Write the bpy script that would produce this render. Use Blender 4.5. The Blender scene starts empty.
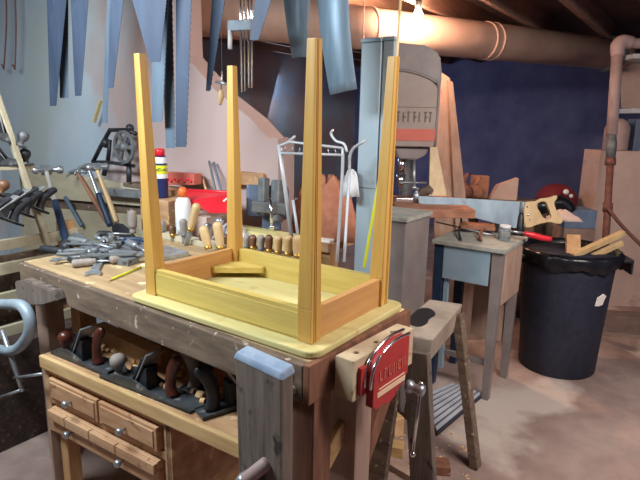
import bpy, bmesh, math, random
from mathutils import Vector, Matrix, Quaternion
random.seed(7)
V = Vector; R = math.radians; PI = math.pi
S = bpy.context.scene; COL = S.collection

# ------------------------------------------------------------------ camera
CAM = V((1.3365, -0.9756, 1.4075)); F = 536.18
RT = V((0.81399857, 0.58054698, 0.01927514)); UP = V((-0.14146984, 0.16595558, 0.9759329)); FW = V((-0.56337608, 0.79713484, -0.2172175))
cam = bpy.data.cameras.new('camera'); co = bpy.data.objects.new('camera', cam); COL.objects.link(co)
cam.sensor_width = 36; cam.lens = F / 640 * 36; cam.clip_start = .02; cam.clip_end = 60
m3 = Matrix((RT, UP, -FW)).transposed(); co.matrix_world = Matrix.Translation(CAM) @ m3.to_4x4()
S.camera = co

# ------------------------------------------------------------------ light
w = bpy.data.worlds.new('world'); S.world = w; w.use_nodes = True
w.node_tree.nodes['Background'].inputs[0].default_value = (.55, .62, .85, 1)
w.node_tree.nodes['Background'].inputs[1].default_value = .46
def pDD(u, v, d): return CAM + (FW + RT * ((u - 320) / F) - UP * ((v - 240) / F)) * d
def area(name, loc, target, sx, sy, power, col):
    l = bpy.data.lights.new(name, 'AREA'); l.shape = 'RECTANGLE'; l.size = sx; l.size_y = sy; l.energy = power; l.color = col
    o = bpy.data.objects.new(name, l); COL.objects.link(o); o.location = loc
    o.rotation_euler = (V(target) - V(loc)).to_track_quat('-Z', 'Y').to_euler(); return o
area('shop_light', (-.55, -.75, 2.1), (-.5, .7, .9), 1.25, .3, 39, (.86, .95, 1))
area('aisle_fill_light', (1.9, .7, 2.1), (.9, 1.9, .2), 1.25, .3, 35, (1, .90, .84))  # added unseen lamp, brightens the aisle floor and the bin
area('back_room_fill', (-2.9, 3.9, 1.7), (0, 5.2, 1.2), .8, .5, 14, (.6, .72, 1))  # added cool fill for the dark back room, no window there
def point(name, loc, power, col, r=.04):
    l = bpy.data.lights.new(name, 'POINT'); l.energy = power; l.color = col; l.shadow_soft_size = r
    o = bpy.data.objects.new(name, l); COL.objects.link(o); o.location = loc; return o
BULB = pDD(418, 14, 3.42)
point('bulb_light', BULB, 145, (1, .54, .32), .036)
S.view_settings.view_transform = 'Standard'; S.view_settings.look = 'None'
S.view_settings.gamma = 1; S.view_settings.use_curve_mapping = False
S.view_settings.exposure = .62

# ------------------------------------------------------------------ pixel to place
def ray(u, v): return FW + RT * ((u - 320) / F) - UP * ((v - 240) / F)
def onA(ax, u, v, val):
    d = ray(u, v); return CAM + d * ((val - CAM[ax]) / d[ax])
def pX(u, v, x): return onA(0, u, v, x)
def pY(u, v, y): return onA(1, u, v, y)
def pZ(u, v, z): return onA(2, u, v, z)
def pD(u, v, d): return CAM + ray(u, v) * d

# ------------------------------------------------------------------ materials
def lin(c): return tuple(((x / 255) / 12.92 if x / 255 <= .04045 else ((x / 255 + .055) / 1.055) ** 2.4) for x in c) + (1,)
MC = {}
def mat(name, c1, c2=None, rough=.6, metal=0, sc=(8, 8, 8), bump=.15, detail=6, spots=None, spot_sc=30, spot_lo=.62, emit=None, trans=0):
    if name in MC: return MC[name]
    m = bpy.data.materials.new(name); m.use_nodes = True; nt = m.node_tree; N = nt.nodes; Lk = nt.links
    b = N['Principled BSDF']; b.inputs['Roughness'].default_value = rough; b.inputs['Metallic'].default_value = metal
    tc = N.new('ShaderNodeTexCoord'); mp = N.new('ShaderNodeMapping'); mp.inputs['Scale'].default_value = sc
    Lk.new(tc.outputs['Object'], mp.inputs[0])
    n = N.new('ShaderNodeTexNoise'); n.inputs['Scale'].default_value = 1; n.inputs['Detail'].default_value = detail; n.inputs['Roughness'].default_value = .62
    Lk.new(mp.outputs[0], n.inputs[0])
    r = N.new('ShaderNodeValToRGB'); r.color_ramp.elements[0].position = .3; r.color_ramp.elements[1].position = .7
    r.color_ramp.elements[0].color = lin(c1); r.color_ramp.elements[1].color = lin(c2 or c1)
    Lk.new(n.outputs[0], r.inputs[0]); out = r.outputs[0]
    if spots:
        n2 = N.new('ShaderNodeTexNoise'); n2.inputs['Scale'].default_value = spot_sc; n2.inputs['Detail'].default_value = 5
        Lk.new(tc.outputs['Object'], n2.inputs[0])
        r2 = N.new('ShaderNodeValToRGB'); r2.color_ramp.elements[0].position = spot_lo; r2.color_ramp.elements[1].position = spot_lo + .08
        Lk.new(n2.outputs[0], r2.inputs[0])
        mx = N.new('ShaderNodeMixRGB'); mx.inputs[2].default_value = lin(spots)
        Lk.new(r2.outputs[0], mx.inputs[0]); Lk.new(out, mx.inputs[1]); out = mx.outputs[0]
    Lk.new(out, b.inputs['Base Color'])
    if bump:
        bp = N.new('ShaderNodeBump'); bp.inputs['Strength'].default_value = bump; bp.inputs['Distance'].default_value = .004
        Lk.new(n.outputs[0], bp.inputs['Height']); Lk.new(bp.outputs[0], b.inputs['Normal'])
    if emit:
        b.inputs['Emission Color'].default_value = emit[0] + (1,); b.inputs['Emission Strength'].default_value = emit[1]
    if trans:
        b.inputs['Transmission Weight'].default_value = trans
    MC[name] = m; return m
M = dict(
 pineX=mat('pine_x_cool_lit', (190, 164, 84), (212, 190, 110), .45, sc=(3, 40, 40), bump=.05),  # cool lit tone of the table pine put into the colour
 pineZ=mat('pine_along_z', (190, 144, 70), (212, 170, 92), .42, sc=(45, 45, 3), bump=.05),
 pineY=mat('pine_y_warm_lit', (180, 128, 74), (202, 156, 98), .5, sc=(40, 3, 40), bump=.05),  # same pine, warm bulb light put into the colour
 board=mat('pale_pine', (196, 184, 122), (214, 204, 146), .5, sc=(4, 30, 30), bump=.05, spots=(186, 168, 108), spot_sc=9, spot_lo=.6),
 palepine=mat('faded_pale_plank', (178, 168, 140), (200, 190, 164), .7, sc=(5, 20, 20), bump=.15),
 benchtop=mat('bench_top_wood', (146, 120, 88), (186, 160, 120), .75, sc=(4, 30, 20), bump=.3, spots=(232, 215, 170), spot_sc=14, spot_lo=.6),
 fascia=mat('weathered_grey_brown_wood', (82, 68, 58), (132, 112, 94), .85, sc=(6, 40, 30), bump=.5, spots=(190, 176, 158), spot_sc=40, spot_lo=.63),
 greyZ=mat('weathered_grey_timber', (80, 70, 64), (130, 116, 106), .85, sc=(34, 34, 3.5), bump=.6, spots=(52, 46, 46), spot_sc=18, spot_lo=.6),
 redZ=mat('red_brown_timber', (92, 60, 46), (142, 96, 72), .8, sc=(24, 24, 4), bump=.4, spots=(192, 160, 128), spot_sc=22, spot_lo=.68),
 tanZ=mat('tan_timber', (176, 128, 84), (206, 166, 118), .7, sc=(28, 28, 3), bump=.3),
 tanX=mat('tan_timber_x', (180, 140, 92), (212, 180, 128), .7, sc=(4, 30, 30), bump=.25),
 drawer=mat('drawer_wood', (168, 122, 88), (204, 166, 128), .6, sc=(4, 26, 26), bump=.2, spots=(132, 88, 62), spot_sc=24, spot_lo=.62),
 pinkwood=mat('pinkish_worn_wood', (150, 122, 108), (184, 156, 138), .75, sc=(20, 20, 4), bump=.4),
 shelfwood=mat('shelf_dusty_wood', (150, 108, 78), (200, 160, 118), .8, sc=(6, 14, 20), bump=.4, spots=(222, 186, 146), spot_sc=16, spot_lo=.6),
 greytan=mat('grey_tan_timber', (130, 116, 104), (170, 154, 138), .85, sc=(8, 8, 8), bump=.5, spots=(84, 74, 68), spot_sc=16, spot_lo=.66),
 handsaw=mat('grey_blue_saw_blade', (118, 138, 152), (146, 164, 176), .5, .2, sc=(20, 20, 4), bump=.05, spots=(104, 112, 116), spot_sc=10, spot_lo=.6),
 tubewhite=mat('dull_pale_metal', (176, 182, 190), (198, 204, 210), .45, .2, bump=0),
 planeiron=mat('dark_plane_iron', (62, 66, 70), (96, 100, 104), .4, .5, sc=(16, 16, 16), bump=.15, spots=(168, 172, 176), spot_sc=22, spot_lo=.62),
 maple=mat('pale_maple', (168, 146, 118), (202, 182, 152), .7, sc=(12, 12, 12), bump=.3, spots=(124, 90, 64), spot_sc=18, spot_lo=.6),
 darkwood=mat('dark_reddish_handle_wood', (58, 26, 22), (98, 46, 34), .3, sc=(20, 20, 20), bump=.05),
 brownwood=mat('brown_handle_wood', (88, 58, 42), (122, 84, 58), .45, sc=(20, 20, 20), bump=.05),
 yellowwood=mat('yellow_handle_wood', (186, 154, 108), (210, 184, 138), .45, sc=(30, 30, 8), bump=.05),
 greywood=mat('grey_handle_wood', (120, 112, 108), (160, 150, 142), .7, sc=(26, 26, 8), bump=.1),
 steel=mat('worn_steel', (150, 156, 164), (196, 202, 208), .38, .75, sc=(20, 20, 20), bump=.05, spots=(112, 100, 92), spot_sc=24, spot_lo=.66),
 chrome=mat('chrome', (222, 226, 232), (236, 240, 244), .16, 1, bump=0),
 brightsteel=mat('brushed_bright_steel', (108, 132, 152), (134, 156, 174), .5, .3, sc=(40, 40, 2), bump=.1),
 sawblue=mat('blue_grey_saw_steel', (46, 58, 78), (62, 76, 98), .65, .1, sc=(14, 14, 3), bump=.1, spots=(66, 84, 112), spot_sc=9, spot_lo=.62),
 sawpale=mat('pale_saw_steel', (74, 90, 106), (94, 110, 126), .65, .1, sc=(14, 14, 3), bump=.1),
 iron=mat('black_japanned_iron', (34, 36, 42), (58, 60, 66), .5, .3, sc=(20, 20, 20), bump=.15),
 castgrey=mat('grey_cast_iron', (92, 96, 100), (132, 136, 138), .6, .4, sc=(16, 16, 16), bump=.3, spots=(70, 60, 54), spot_sc=20, spot_lo=.66),
 plaster=mat('plaster_cool_warm_light', (170, 188, 204), (194, 204, 210), .9, sc=(1.2, 1.2, 1.2), bump=.3, spots=(178, 190, 192), spot_sc=1.1, spot_lo=.5),  # blue of the cool light put into the plaster colour
 floor=mat('concrete', (116, 94, 88), (178, 156, 146), .85, sc=(2.2, 2.2, 2.2), bump=.5, detail=10, spots=(196, 182, 172), spot_sc=1.7, spot_lo=.58),
 darkstone=mat('dark_blue_stone', (84, 86, 124), (116, 114, 146), .95, sc=(3, 3, 3), bump=.6, detail=12),  # even dark blue tone for the far and right walls
 joist=mat('rough_joist', (110, 84, 72), (150, 118, 100), .85, sc=(20, 3, 20), bump=.4),
 subfloor=mat('subfloor_board', (90, 72, 66), (124, 100, 90), .9, sc=(3, 12, 12), bump=.3),
 duct=mat('galvanised_duct', (188, 156, 138), (212, 182, 164), .6, .1, sc=(5, 5, 5), bump=.1),
 steelblue=mat('blue_grey_sheet_metal', (156, 176, 190), (172, 190, 200), .55, .25, sc=(5, 5, 3), bump=.05),
 paleblue=mat('pale_blue_sheet', (140, 168, 186), (160, 186, 200), .5, .2, sc=(8, 8, 8), bump=.05),
 stooltop=mat('worn_grey_top', (138, 142, 136), (176, 176, 166), .7, sc=(20, 20, 20), bump=.2),
 greypaint=mat('grey_brown_machine_paint', (118, 108, 106), (140, 130, 126), .5, sc=(6, 6, 6), bump=.1),
 machine_tan=mat('tan_machine_cover', (140, 124, 116), (156, 140, 130), .5, sc=(6, 6, 6), bump=.05),
 rust=mat('rusty_plate', (140, 92, 72), (182, 132, 104), .7, .2, sc=(12, 12, 12), bump=.2),
 red=mat('red_enamel', (158, 36, 40), (182, 56, 54), .5, sc=(14, 14, 14), bump=.08, spots=(150, 60, 56), spot_sc=30, spot_lo=.68),
 redmark=mat('faded_red_marking', (186, 92, 78), (196, 106, 90), .6, bump=0),
 cream=mat('cream_lettering', (226, 196, 164), None, .5, bump=0),
 greymark=mat('grey_lettering', (106, 88, 84), None, .6, bump=0),
 redplastic=mat('bright_red_plastic', (206, 30, 44), (216, 40, 54), .3, bump=0),
 white=mat('white_plastic', (218, 222, 226), (230, 234, 238), .4, bump=0),
 orange=mat('orange_plastic', (228, 110, 50), None, .4, bump=0),
 canblue=mat('dark_blue_can', (30, 44, 92), None, .3, bump=0),
 canyellow=mat('bright_yellow_band', (222, 232, 40), None, .4, bump=0),
 yellowgreen=mat('yellow_green_strip', (200, 206, 50), None, .4, bump=0),
 black=mat('black_plastic', (20, 22, 26), (32, 34, 40), .42, sc=(14, 14, 14), bump=.2),
 bag=mat('black_bin_bag', (12, 14, 18), (24, 26, 32), .28, sc=(9, 9, 9), bump=.9),
 canbody=mat('speckled_black_bin', (24, 28, 44), (38, 42, 60), .6, sc=(30, 30, 30), bump=.2),
 bluegrip=mat('dark_blue_grip', (28, 44, 70), (44, 64, 92), .5, bump=.1),
 viseblue=mat('blue_grey_vise_enamel', (84, 100, 124), (106, 122, 144), .55, .2, sc=(18, 18, 18), bump=.2),
 clampblue=mat('pale_blue_clamp_paint', (134, 150, 164), (166, 182, 194), .5, .2, sc=(18, 18, 18), bump=.1),
 card=mat('pinkish_tan_panel', (190, 164, 152), (208, 184, 172), .85, sc=(5, 5, 5), bump=.1, spots=(176, 148, 138), spot_sc=5, spot_lo=.6),
 pipe=mat('pinkish_painted_pipe', (158, 134, 130), (178, 154, 150), .6, bump=0),
 rustpipe=mat('rusty_brown_pipe', (104, 66, 58), (138, 92, 80), .7, .2, sc=(20, 20, 20), bump=.2),
 leather=mat('blue_white_leather_pad', (128, 150, 178), (168, 184, 202), .5, sc=(18, 18, 18), bump=.3),
 darkred=mat('dark_red_enamel', (96, 16, 28), (116, 26, 36), .8, bump=.1),
 paper=mat('off_white_paper', (222, 216, 208), (236, 232, 226), .8, bump=.3),
 matgrey=mat('blue_grey_slats', (164, 170, 182), (200, 204, 212), .7, sc=(10, 10, 10), bump=.2),
 matdark=mat('dark_backing', (52, 50, 62), None, .8, bump=0),
 shaving=mat('wood_shavings', (206, 160, 110), (232, 196, 150), .8, sc=(20, 20, 20), bump=.1),
 sawdust=mat('reddish_sawdust', (176, 110, 74), (206, 146, 104), .95, sc=(30, 30, 30), bump=.8, detail=10),
 rack_shade=mat('dark_speckled_brown', (44, 34, 34), (78, 60, 54), .95, sc=(30, 30, 30), bump=.8, detail=10, spots=(120, 96, 84), spot_sc=60, spot_lo=.62),  # dark tone for the shade under the slatted rack
 brick=mat('brownish_stone', (120, 96, 86), (156, 130, 116), .9, sc=(6, 6, 6), bump=.6),
 cap_grey=mat('grey_paint', (170, 168, 160), None, .5, bump=0),
 glass=mat('clear_jar_glass', (230, 238, 240), None, .06, bump=0, trans=.85),
 bulb=mat('glowing_bulb', (255, 220, 180), None, .3, bump=0, emit=((1, .86, .7), 90)),
 brass=mat('brass', (190, 150, 70), None, .35, .8, bump=0),
 cloth=mat('white_rag', (206, 212, 218), (226, 232, 236), .9, sc=(20, 20, 20), bump=.4),
 orangecloth=mat('faded_orange_cloth', (176, 108, 82), (204, 138, 108), .9, sc=(20, 20, 20), bump=.4),
)

def plaster_light_mix():  # blends cool lamp light into warm bulb light across the wall colour
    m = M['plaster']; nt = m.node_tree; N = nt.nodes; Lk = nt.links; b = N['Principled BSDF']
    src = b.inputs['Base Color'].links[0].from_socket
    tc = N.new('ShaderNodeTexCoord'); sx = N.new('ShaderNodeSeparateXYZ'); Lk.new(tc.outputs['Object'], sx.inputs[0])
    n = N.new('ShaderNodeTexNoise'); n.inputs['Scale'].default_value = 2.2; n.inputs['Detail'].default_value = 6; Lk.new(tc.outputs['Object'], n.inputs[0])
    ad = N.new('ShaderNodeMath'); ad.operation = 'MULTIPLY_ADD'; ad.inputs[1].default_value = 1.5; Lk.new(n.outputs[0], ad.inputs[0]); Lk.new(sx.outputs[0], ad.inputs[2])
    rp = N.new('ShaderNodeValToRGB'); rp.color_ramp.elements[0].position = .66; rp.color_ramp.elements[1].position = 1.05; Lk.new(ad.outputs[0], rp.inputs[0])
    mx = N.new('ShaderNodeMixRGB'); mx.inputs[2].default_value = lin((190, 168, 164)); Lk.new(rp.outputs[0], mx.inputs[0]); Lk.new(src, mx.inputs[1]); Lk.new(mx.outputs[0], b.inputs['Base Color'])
plaster_light_mix()
# ------------------------------------------------------------------ builders
IDT = Matrix.Identity(4)
def tf(loc=(0, 0, 0), rz=0, rx=0, ry=0):
    return Matrix.Translation(V(loc)) @ Matrix.Rotation(rz, 4, 'Z') @ Matrix.Rotation(ry, 4, 'Y') @ Matrix.Rotation(rx, 4, 'X')
class MB:
    """collects shapes (given in frame coordinates) into one mesh"""
    def __init__(s, frame=IDT): s.b = bmesh.new(); s.f = frame; s.smooth = []
    def _add(s, verts, faces, T=None, smooth=False):
        T = s.f @ T if T is not None else s.f
        vs = [s.b.verts.new(T @ V(v)) for v in verts]
        for f in faces:
            try:
                fc = s.b.faces.new([vs[i] for i in f]); fc.smooth = smooth
            except ValueError: pass
        return vs
    def mesh(s, me, T=IDT, smooth=False):
        s._add([v.co for v in me.vertices], [list(p.vertices) for p in me.polygons], T, smooth); return s
    def hexa(s, p, T=None, bev=0):
        t = bmesh.new(); vs = [t.verts.new(V(q)) for q in p]
        for f in ((3, 2, 1, 0), (4, 5, 6, 7), (0, 1, 5, 4), (1, 2, 6, 5), (2, 3, 7, 6), (3, 0, 4, 7)): t.faces.new([vs[i] for i in f])
        bmesh.ops.recalc_face_normals(t, faces=t.faces)
        if bev: bmesh.ops.bevel(t, geom=list(t.edges), offset=bev, segments=2, affect='EDGES', profile=.6)
        t.verts.index_update(); s._add([v.co.copy() for v in t.verts], [[v.index for v in f.verts] for f in t.faces], T); t.free(); return s
    def box(s, x0, x1, y0, y1, z0, z1, bev=.002, T=None):
        return s.hexa([(x0, y0, z0), (x1, y0, z0), (x1, y1, z0), (x0, y1, z0), (x0, y0, z1), (x1, y0, z1), (x1, y1, z1), (x0, y1, z1)], T, bev)
    def bar(s, a, b, w, h, bev=.002, up=(0, 0, 1)):
        a, b = V(a), V(b); d = (b - a); L = d.length; d.normalize(); u = V(up)
        if abs(d.dot(u)) > .95: u = V((0, 1, 0))
        x = d.cross(u).normalized(); z = x.cross(d)
        T = Matrix.Translation(a) @ Matrix((x, d, z)).transposed().to_4x4()
        return s.box(-w / 2, w / 2, 0, L, -h / 2, h / 2, bev, T)
    def tube(s, pts, r, n=10, T=None, cap=True, sub=0, flat=1, fa=(0, 1, 0)):
        pts = [V(p) for p in pts]; rs = list(r) if isinstance(r, (list, tuple)) else [r] * len(pts)
        if sub:
            q, qr = [], []; P = [pts[0] * 2 - pts[1]] + pts + [pts[-1] * 2 - pts[-2]]
            for i in range(len(pts) - 1):
                a, b, c, d = P[i:i + 4]
                for k in range(sub):
                    t = k / sub
                    q.append(.5 * ((2 * b) + (c - a) * t + (2 * a - 5 * b + 4 * c - d) * t * t + (3 * b - a - 3 * c + d) * t ** 3))
                    qr.append(rs[i] * (1 - t) + rs[i + 1] * t)
            pts, rs = q + [pts[-1]], qr + [rs[-1]]
        verts, faces = [], []; prev = None; fa = V(fa)
        for i, p in enumerate(pts):
            d = (pts[min(i + 1, len(pts) - 1)] - pts[max(i - 1, 0)]).normalized()
            if prev is None:
                u = V((0, 0, 1)) if abs(d.z) < .9 else V((1, 0, 0)); x = d.cross(u).normalized()
            else: x = (prev - d * prev.dot(d)).normalized()
            prev = x; y = d.cross(x)
            for k in range(n):
                o = x * math.cos(2 * PI * k / n) * rs[i] + y * math.sin(2 * PI * k / n) * rs[i]
                if flat != 1: o -= fa * o.dot(fa) * (1 - flat)
                verts.append(p + o)
        for i in range(len(pts) - 1):
            for k in range(n): faces.append([i * n + k, i * n + (k + 1) % n, (i + 1) * n + (k + 1) % n, (i + 1) * n + k])
        if cap: faces += [list(range(n))[::-1], [(len(pts) - 1) * n + k for k in range(n)]]
        s._add(verts, faces, T, True); return s
    def lathe(s, prof, T=None, n=20, cap=True):
        verts, faces = [], []
        for r, z in prof:
            for k in range(n): verts.append((r * math.cos(2 * PI * k / n), r * math.sin(2 * PI * k / n), z))
        for i in range(len(prof) - 1):
            for k in range(n): faces.append([i * n + k, i * n + (k + 1) % n, (i + 1) * n + (k + 1) % n, (i + 1) * n + k])
        if cap: faces += [list(range(n))[::-1], [(len(prof) - 1) * n + k for k in range(n)]]
        s._add(verts, faces, T, True); return s
    def prism(s, poly, y0, y1, T=None, bev=0):
        """poly: (x, z) outline, extruded along y"""
        t = bmesh.new(); a = [t.verts.new((x, y0, z)) for x, z in poly]; b = [t.verts.new((x, y1, z)) for x, z in poly]; n = len(poly)
        t.faces.new(a); t.faces.new(b[::-1])
        for i in range(n): t.faces.new([a[i], a[(i + 1) % n], b[(i + 1) % n], b[i]])
        bmesh.ops.recalc_face_normals(t, faces=t.faces)
        if bev: bmesh.ops.bevel(t, geom=list(t.edges), offset=bev, segments=2, affect='EDGES')
        t.verts.index_update(); s._add([v.co.copy() for v in t.verts], [[v.index for v in f.verts] for f in t.faces], T); t.free(); return s
    def ball(s, c, r, T=None, sc=(1, 1, 1)):
        t = bmesh.new(); bmesh.ops.create_icosphere(t, subdivisions=3, radius=1)
        t.verts.index_update(); s._add([V((v.co.x * r * sc[0], v.co.y * r * sc[1], v.co.z * r * sc[2])) + V(c) for v in t.verts], [[v.index for v in f.verts] for f in t.faces], T, True); t.free(); return s
    def build(s, name, m, parent=None, label=None):
        b = s.b; bmesh.ops.recalc_face_normals(b, faces=b.faces)
        me = bpy.data.meshes.new(name); ob = bpy.data.objects.new(name, me); COL.objects.link(ob)
        if parent is not None:
            r = parent
            Mw = IDT
            chain = []
            while r is not None: chain.append(r); r = r.parent
            for q in reversed(chain): Mw = Mw @ Matrix.LocRotScale(q.location, q.rotation_euler if q.rotation_mode != 'QUATERNION' else q.rotation_quaternion, q.scale)
            b.transform(Mw.inverted()); ob.parent = parent
        else:
            cs = [v.co for v in b.verts]; lo = V((min(c.x for c in cs), min(c.y for c in cs), min(c.z for c in cs))); hi = V((max(c.x for c in cs), max(c.y for c in cs), max(c.z for c in cs)))
            o = V(((lo.x + hi.x) / 2, (lo.y + hi.y) / 2, lo.z)); b.transform(Matrix.Translation(-o)); ob.location = o
        b.to_mesh(me); b.free(); me.materials.append(M[m] if isinstance(m, str) else m)
        if label: ob['label'] = label
        return ob
def plate(loops, th, bev=0):
    """flat plate with holes in the XY plane, thickness along z"""
    cu = bpy.data.curves.new('c', 'CURVE'); cu.dimensions = '2D'; cu.fill_mode = 'BOTH'; cu.extrude = max(th / 2 - bev, .0001); cu.bevel_depth = bev; cu.bevel_resolution = 1
    for lp in loops:
        sp = cu.splines.new('POLY'); sp.points.add(len(lp) - 1); sp.use_cyclic_u = True
        for i, (x, y) in enumerate(lp): sp.points[i].co = (x, y, 0, 1)
    o = bpy.data.objects.new('c', cu); COL.objects.link(o); dg = bpy.context.evaluated_depsgraph_get()
    me = bpy.data.meshes.new_from_object(o.evaluated_get(dg)); bpy.data.objects.remove(o); bpy.data.curves.remove(cu); return me
def textmesh(t, size, th=.001):
    cu = bpy.data.curves.new('t', 'FONT'); cu.body = t; cu.size = size; cu.extrude = th; cu.align_x = 'CENTER'; cu.align_y = 'CENTER'
    o = bpy.data.objects.new('t', cu); COL.objects.link(o); dg = bpy.context.evaluated_depsgraph_get()
    me = bpy.data.meshes.new_from_object(o.evaluated_get(dg)); bpy.data.objects.remove(o); bpy.data.curves.remove(cu); return me
def smooth_loop(pts, k=3):
    for _ in range(k):
        q = []
        for i in range(len(pts)):
            a, b = V(pts[i]), V(pts[(i + 1) % len(pts)]); q += [tuple(a * .75 + b * .25), tuple(a * .25 + b * .75)]
        pts = q
    return pts
def tag(o, label=None, cat=None, group=None, kind=None):
    for k, v in (('label', label), ('category', cat), ('group', group), ('kind', kind)):
        if v: o[k] = v
    return o
def thing(name, label, cat, loc=(0, 0, 0), rz=0, group=None):
    o = bpy.data.objects.new(name, None); COL.objects.link(o); o.location = V(loc); o.rotation_euler = (0, 0, rz); o.empty_display_size = .05
    return tag(o, label, cat, group)
def kids(o): return [c for c in COL.objects if c.parent == o]
def copy_tree(o, parent=None):
    c = o.copy(); COL.objects.link(c); c.parent = parent
    for ch in kids(o): copy_tree(ch, c)
    return c
def struct(ob): ob['kind'] = 'structure'; return ob
def aimM(a, b, roll=0):
    a, b = V(a), V(b); q = (b - a).to_track_quat('Z', 'Y'); return Matrix.Translation(a) @ q.to_matrix().to_4x4() @ Matrix.Rotation(roll, 4, 'Z')
def put(o, T):
    o.rotation_mode = 'XYZ'; o.location = T.to_translation(); o.rotation_euler = T.to_euler(); return o

# ------------------------------------------------------------------ SETTING
b = MB(); b.box(-3, 2.8, -2.4, 6.2, -.1, 0, 0); struct(b.build('floor', 'floor'))
b = MB(); b.box(-3, 2.8, -2.4, 6.2, 2.33, 2.37, 0); struct(b.build('ceiling', 'subfloor'))
# plastered wall behind the bench, ending in a slope
wl = [pY(185, 55, .95), pY(215, 90, .95), pY(250, 118, .95), pY(268, 138, .95)]
poly = [(-3, 0), (-.27, 0), (-.27, wl[3].z)] + [(p.x, p.z) for p in reversed(wl)] + [(-.89, 2.33), (-3, 2.33)]
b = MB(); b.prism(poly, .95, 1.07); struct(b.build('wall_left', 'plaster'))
b = MB(); b.box(-3, 2.8, 6.0, 6.1, 0, 2.33, 0); struct(b.build('wall_back', 'darkstone'))
b = MB(); b.box(2.7, 2.8, -2.4, 6.0, 0, 2.33, 0); struct(b.build('wall_right', 'darkstone'))
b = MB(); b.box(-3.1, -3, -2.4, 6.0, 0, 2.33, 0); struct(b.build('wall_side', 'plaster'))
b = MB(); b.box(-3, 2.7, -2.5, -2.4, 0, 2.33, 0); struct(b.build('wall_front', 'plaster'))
for i in range(14):
    x = -2.8 + i * .41
    if abs(x) > 5: continue
    b = MB(); b.box(x - .02, x + .02, -2.38, 5.98, 2.16, 2.33, .002); struct(b.build('trim_%d' % (i + 1), 'joist'))

# ------------------------------------------------------------------ WORKBENCH
RB = R(-1.5); B0 = V((.672, -.045, 0)); FB = tf(B0, RB)
RO = R(-3.7); FO = tf((.68, -.10, 0), RO)
bench = thing('workbench', 'long worn wooden workbench with a scarred top under the upturned table', 'workbench', B0, RB)
def part(name, m, parent, fn, frame=IDT, label=None):
    b = MB(frame); fn(b); return b.build(name, m, parent, label)
part('bench_top', 'benchtop', bench, lambda b: (b.box(-1.41, -.018, .0, .47, .80, .86, .003), b.box(-1.41, -.36, .4705, .72, .80, .86, .003)), FB)
part('apron', 'fascia', bench, lambda b: b.box(-1.405, -.02, -.022, 0, .762, .857, .004), FB, 'weathered dusty front board')
part('jaw_block', 'greyZ', bench, lambda b: b.prism([(-1.405, .735), (-1.405, .80), (-1.33, .822), (-1.12, .822), (-1.10, .79), (-1.20, .752), (-1.30, .728)], -.058, -.0225, None, .004), FB @ tf((.035, 0, 0)), 'grey angular wooden block')
part('leg', 'pinkwood', bench, lambda b: b.box(-1.40, -1.315, .02, .09, 0, .80, .004), FB)
part('leg', 'tanZ', bench, lambda b: b.box(-1.285, -1.22, .10, .17, .566, .80, .004), FB)
part('leg', 'redZ', bench, lambda b: b.box(-.098, -.002, .002, .075, 0, .80, .004), FB)
part('leg', 'pinkwood', bench, lambda b: b.box(-.085, -.002, .19, .27, 0, .80, .004), FB)
part('leg', 'fascia', bench, lambda b: b.box(-.45, -.37, .60, .655, 0, .80, .004), FB)
part('leg', 'fascia', bench, lambda b: b.box(-1.40, -1.31, .60, .655, 0, .80, .004), FB)
part('brace', 'tanX', bench, lambda b: b.bar((-.05, .085, .50), (-.05, .20, .585), .02, .06), FB)
part('brace', 'redZ', bench, lambda b: b.bar((-.05, .271, .38), (-.05, .43, .60), .03, .06), FB)
part('rear_board', 'fascia', bench, lambda b: b.box(-1.40, -.37, .70, .72, .70, .80, .003), FB)
part('end_board', 'redZ', bench, lambda b: b.box(-.018, .0, -.022, .472, .762, .861, .003), FB, 'reddish brown bench end')
def bolts(b):
    for x, z in ((-.10, .79), (-.06, .83), (-.045, .79)): b.lathe([(.001, -.007), (.008, -.005), (.010, 0), (.010, .004)], tf((x, -.024, z), 0, PI / 2, 0) @ Matrix.Rotation(PI, 4, 'X'), 10)
part('bolt_heads', 'cap_grey', bench, bolts, FB)

# leg vise on the front right corner
lv = thing('leg_vise', 'grey weathered upright wooden jaw with a pale blue cap at the bench corner', 'vise', FO @ V((-.1, -.08, .0)), RO)
part('jaw', 'greyZ', lv, lambda b: b.hexa([(-.138, -.062, .08), (-.004, -.062, .08), (-.004, -.0235, .08), (-.138, -.0235, .08), (-.156, -.062, .875), (-.008, -.062, .875), (-.008, -.0235, .875), (-.156, -.0235, .875)], None, .006), FO)
part('cap', 'leather', lv, lambda b: b.hexa([(-.160, -.065, .870), (-.004, -.065, .864), (-.004, -.020, .868), (-.160, -.020, .872), (-.154, -.060, .886), (-.010, -.060, .882), (-.010, -.022, .888), (-.154, -.022, .892)], None, .006), FO, 'pale blue folded cap on top')
def lvs(b):
    p = FO.inverted() @ pY(262, 470, -.13)
    b.lathe([(.014, -.06), (.014, 0), (.02, .005), (.022, .03), (.018, .042), (.010, .048)], Matrix.Translation(V((p.x, -.062, p.z))) @ Matrix.Rotation(PI / 2, 4, 'X'), 16)
part('screw', 'steel', lv, lvs, FO, 'steel screw boss')
def lvh(b):
    a, c = FO.inverted() @ pY(268, 462, -.16), FO.inverted() @ pY(244, 481, -.19)
    b.tube([a, a.lerp(c, .08), a.lerp(c, .92), c], [.012, .016, .016, .012], 14)
part('handle', 'pipe', lv, lvh, FO, 'pinkish handle bar')
part('runner', 'tanX', lv, lambda b: b.box(-.135, -.105, -.024, .2, .12, .16), FO)

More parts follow.
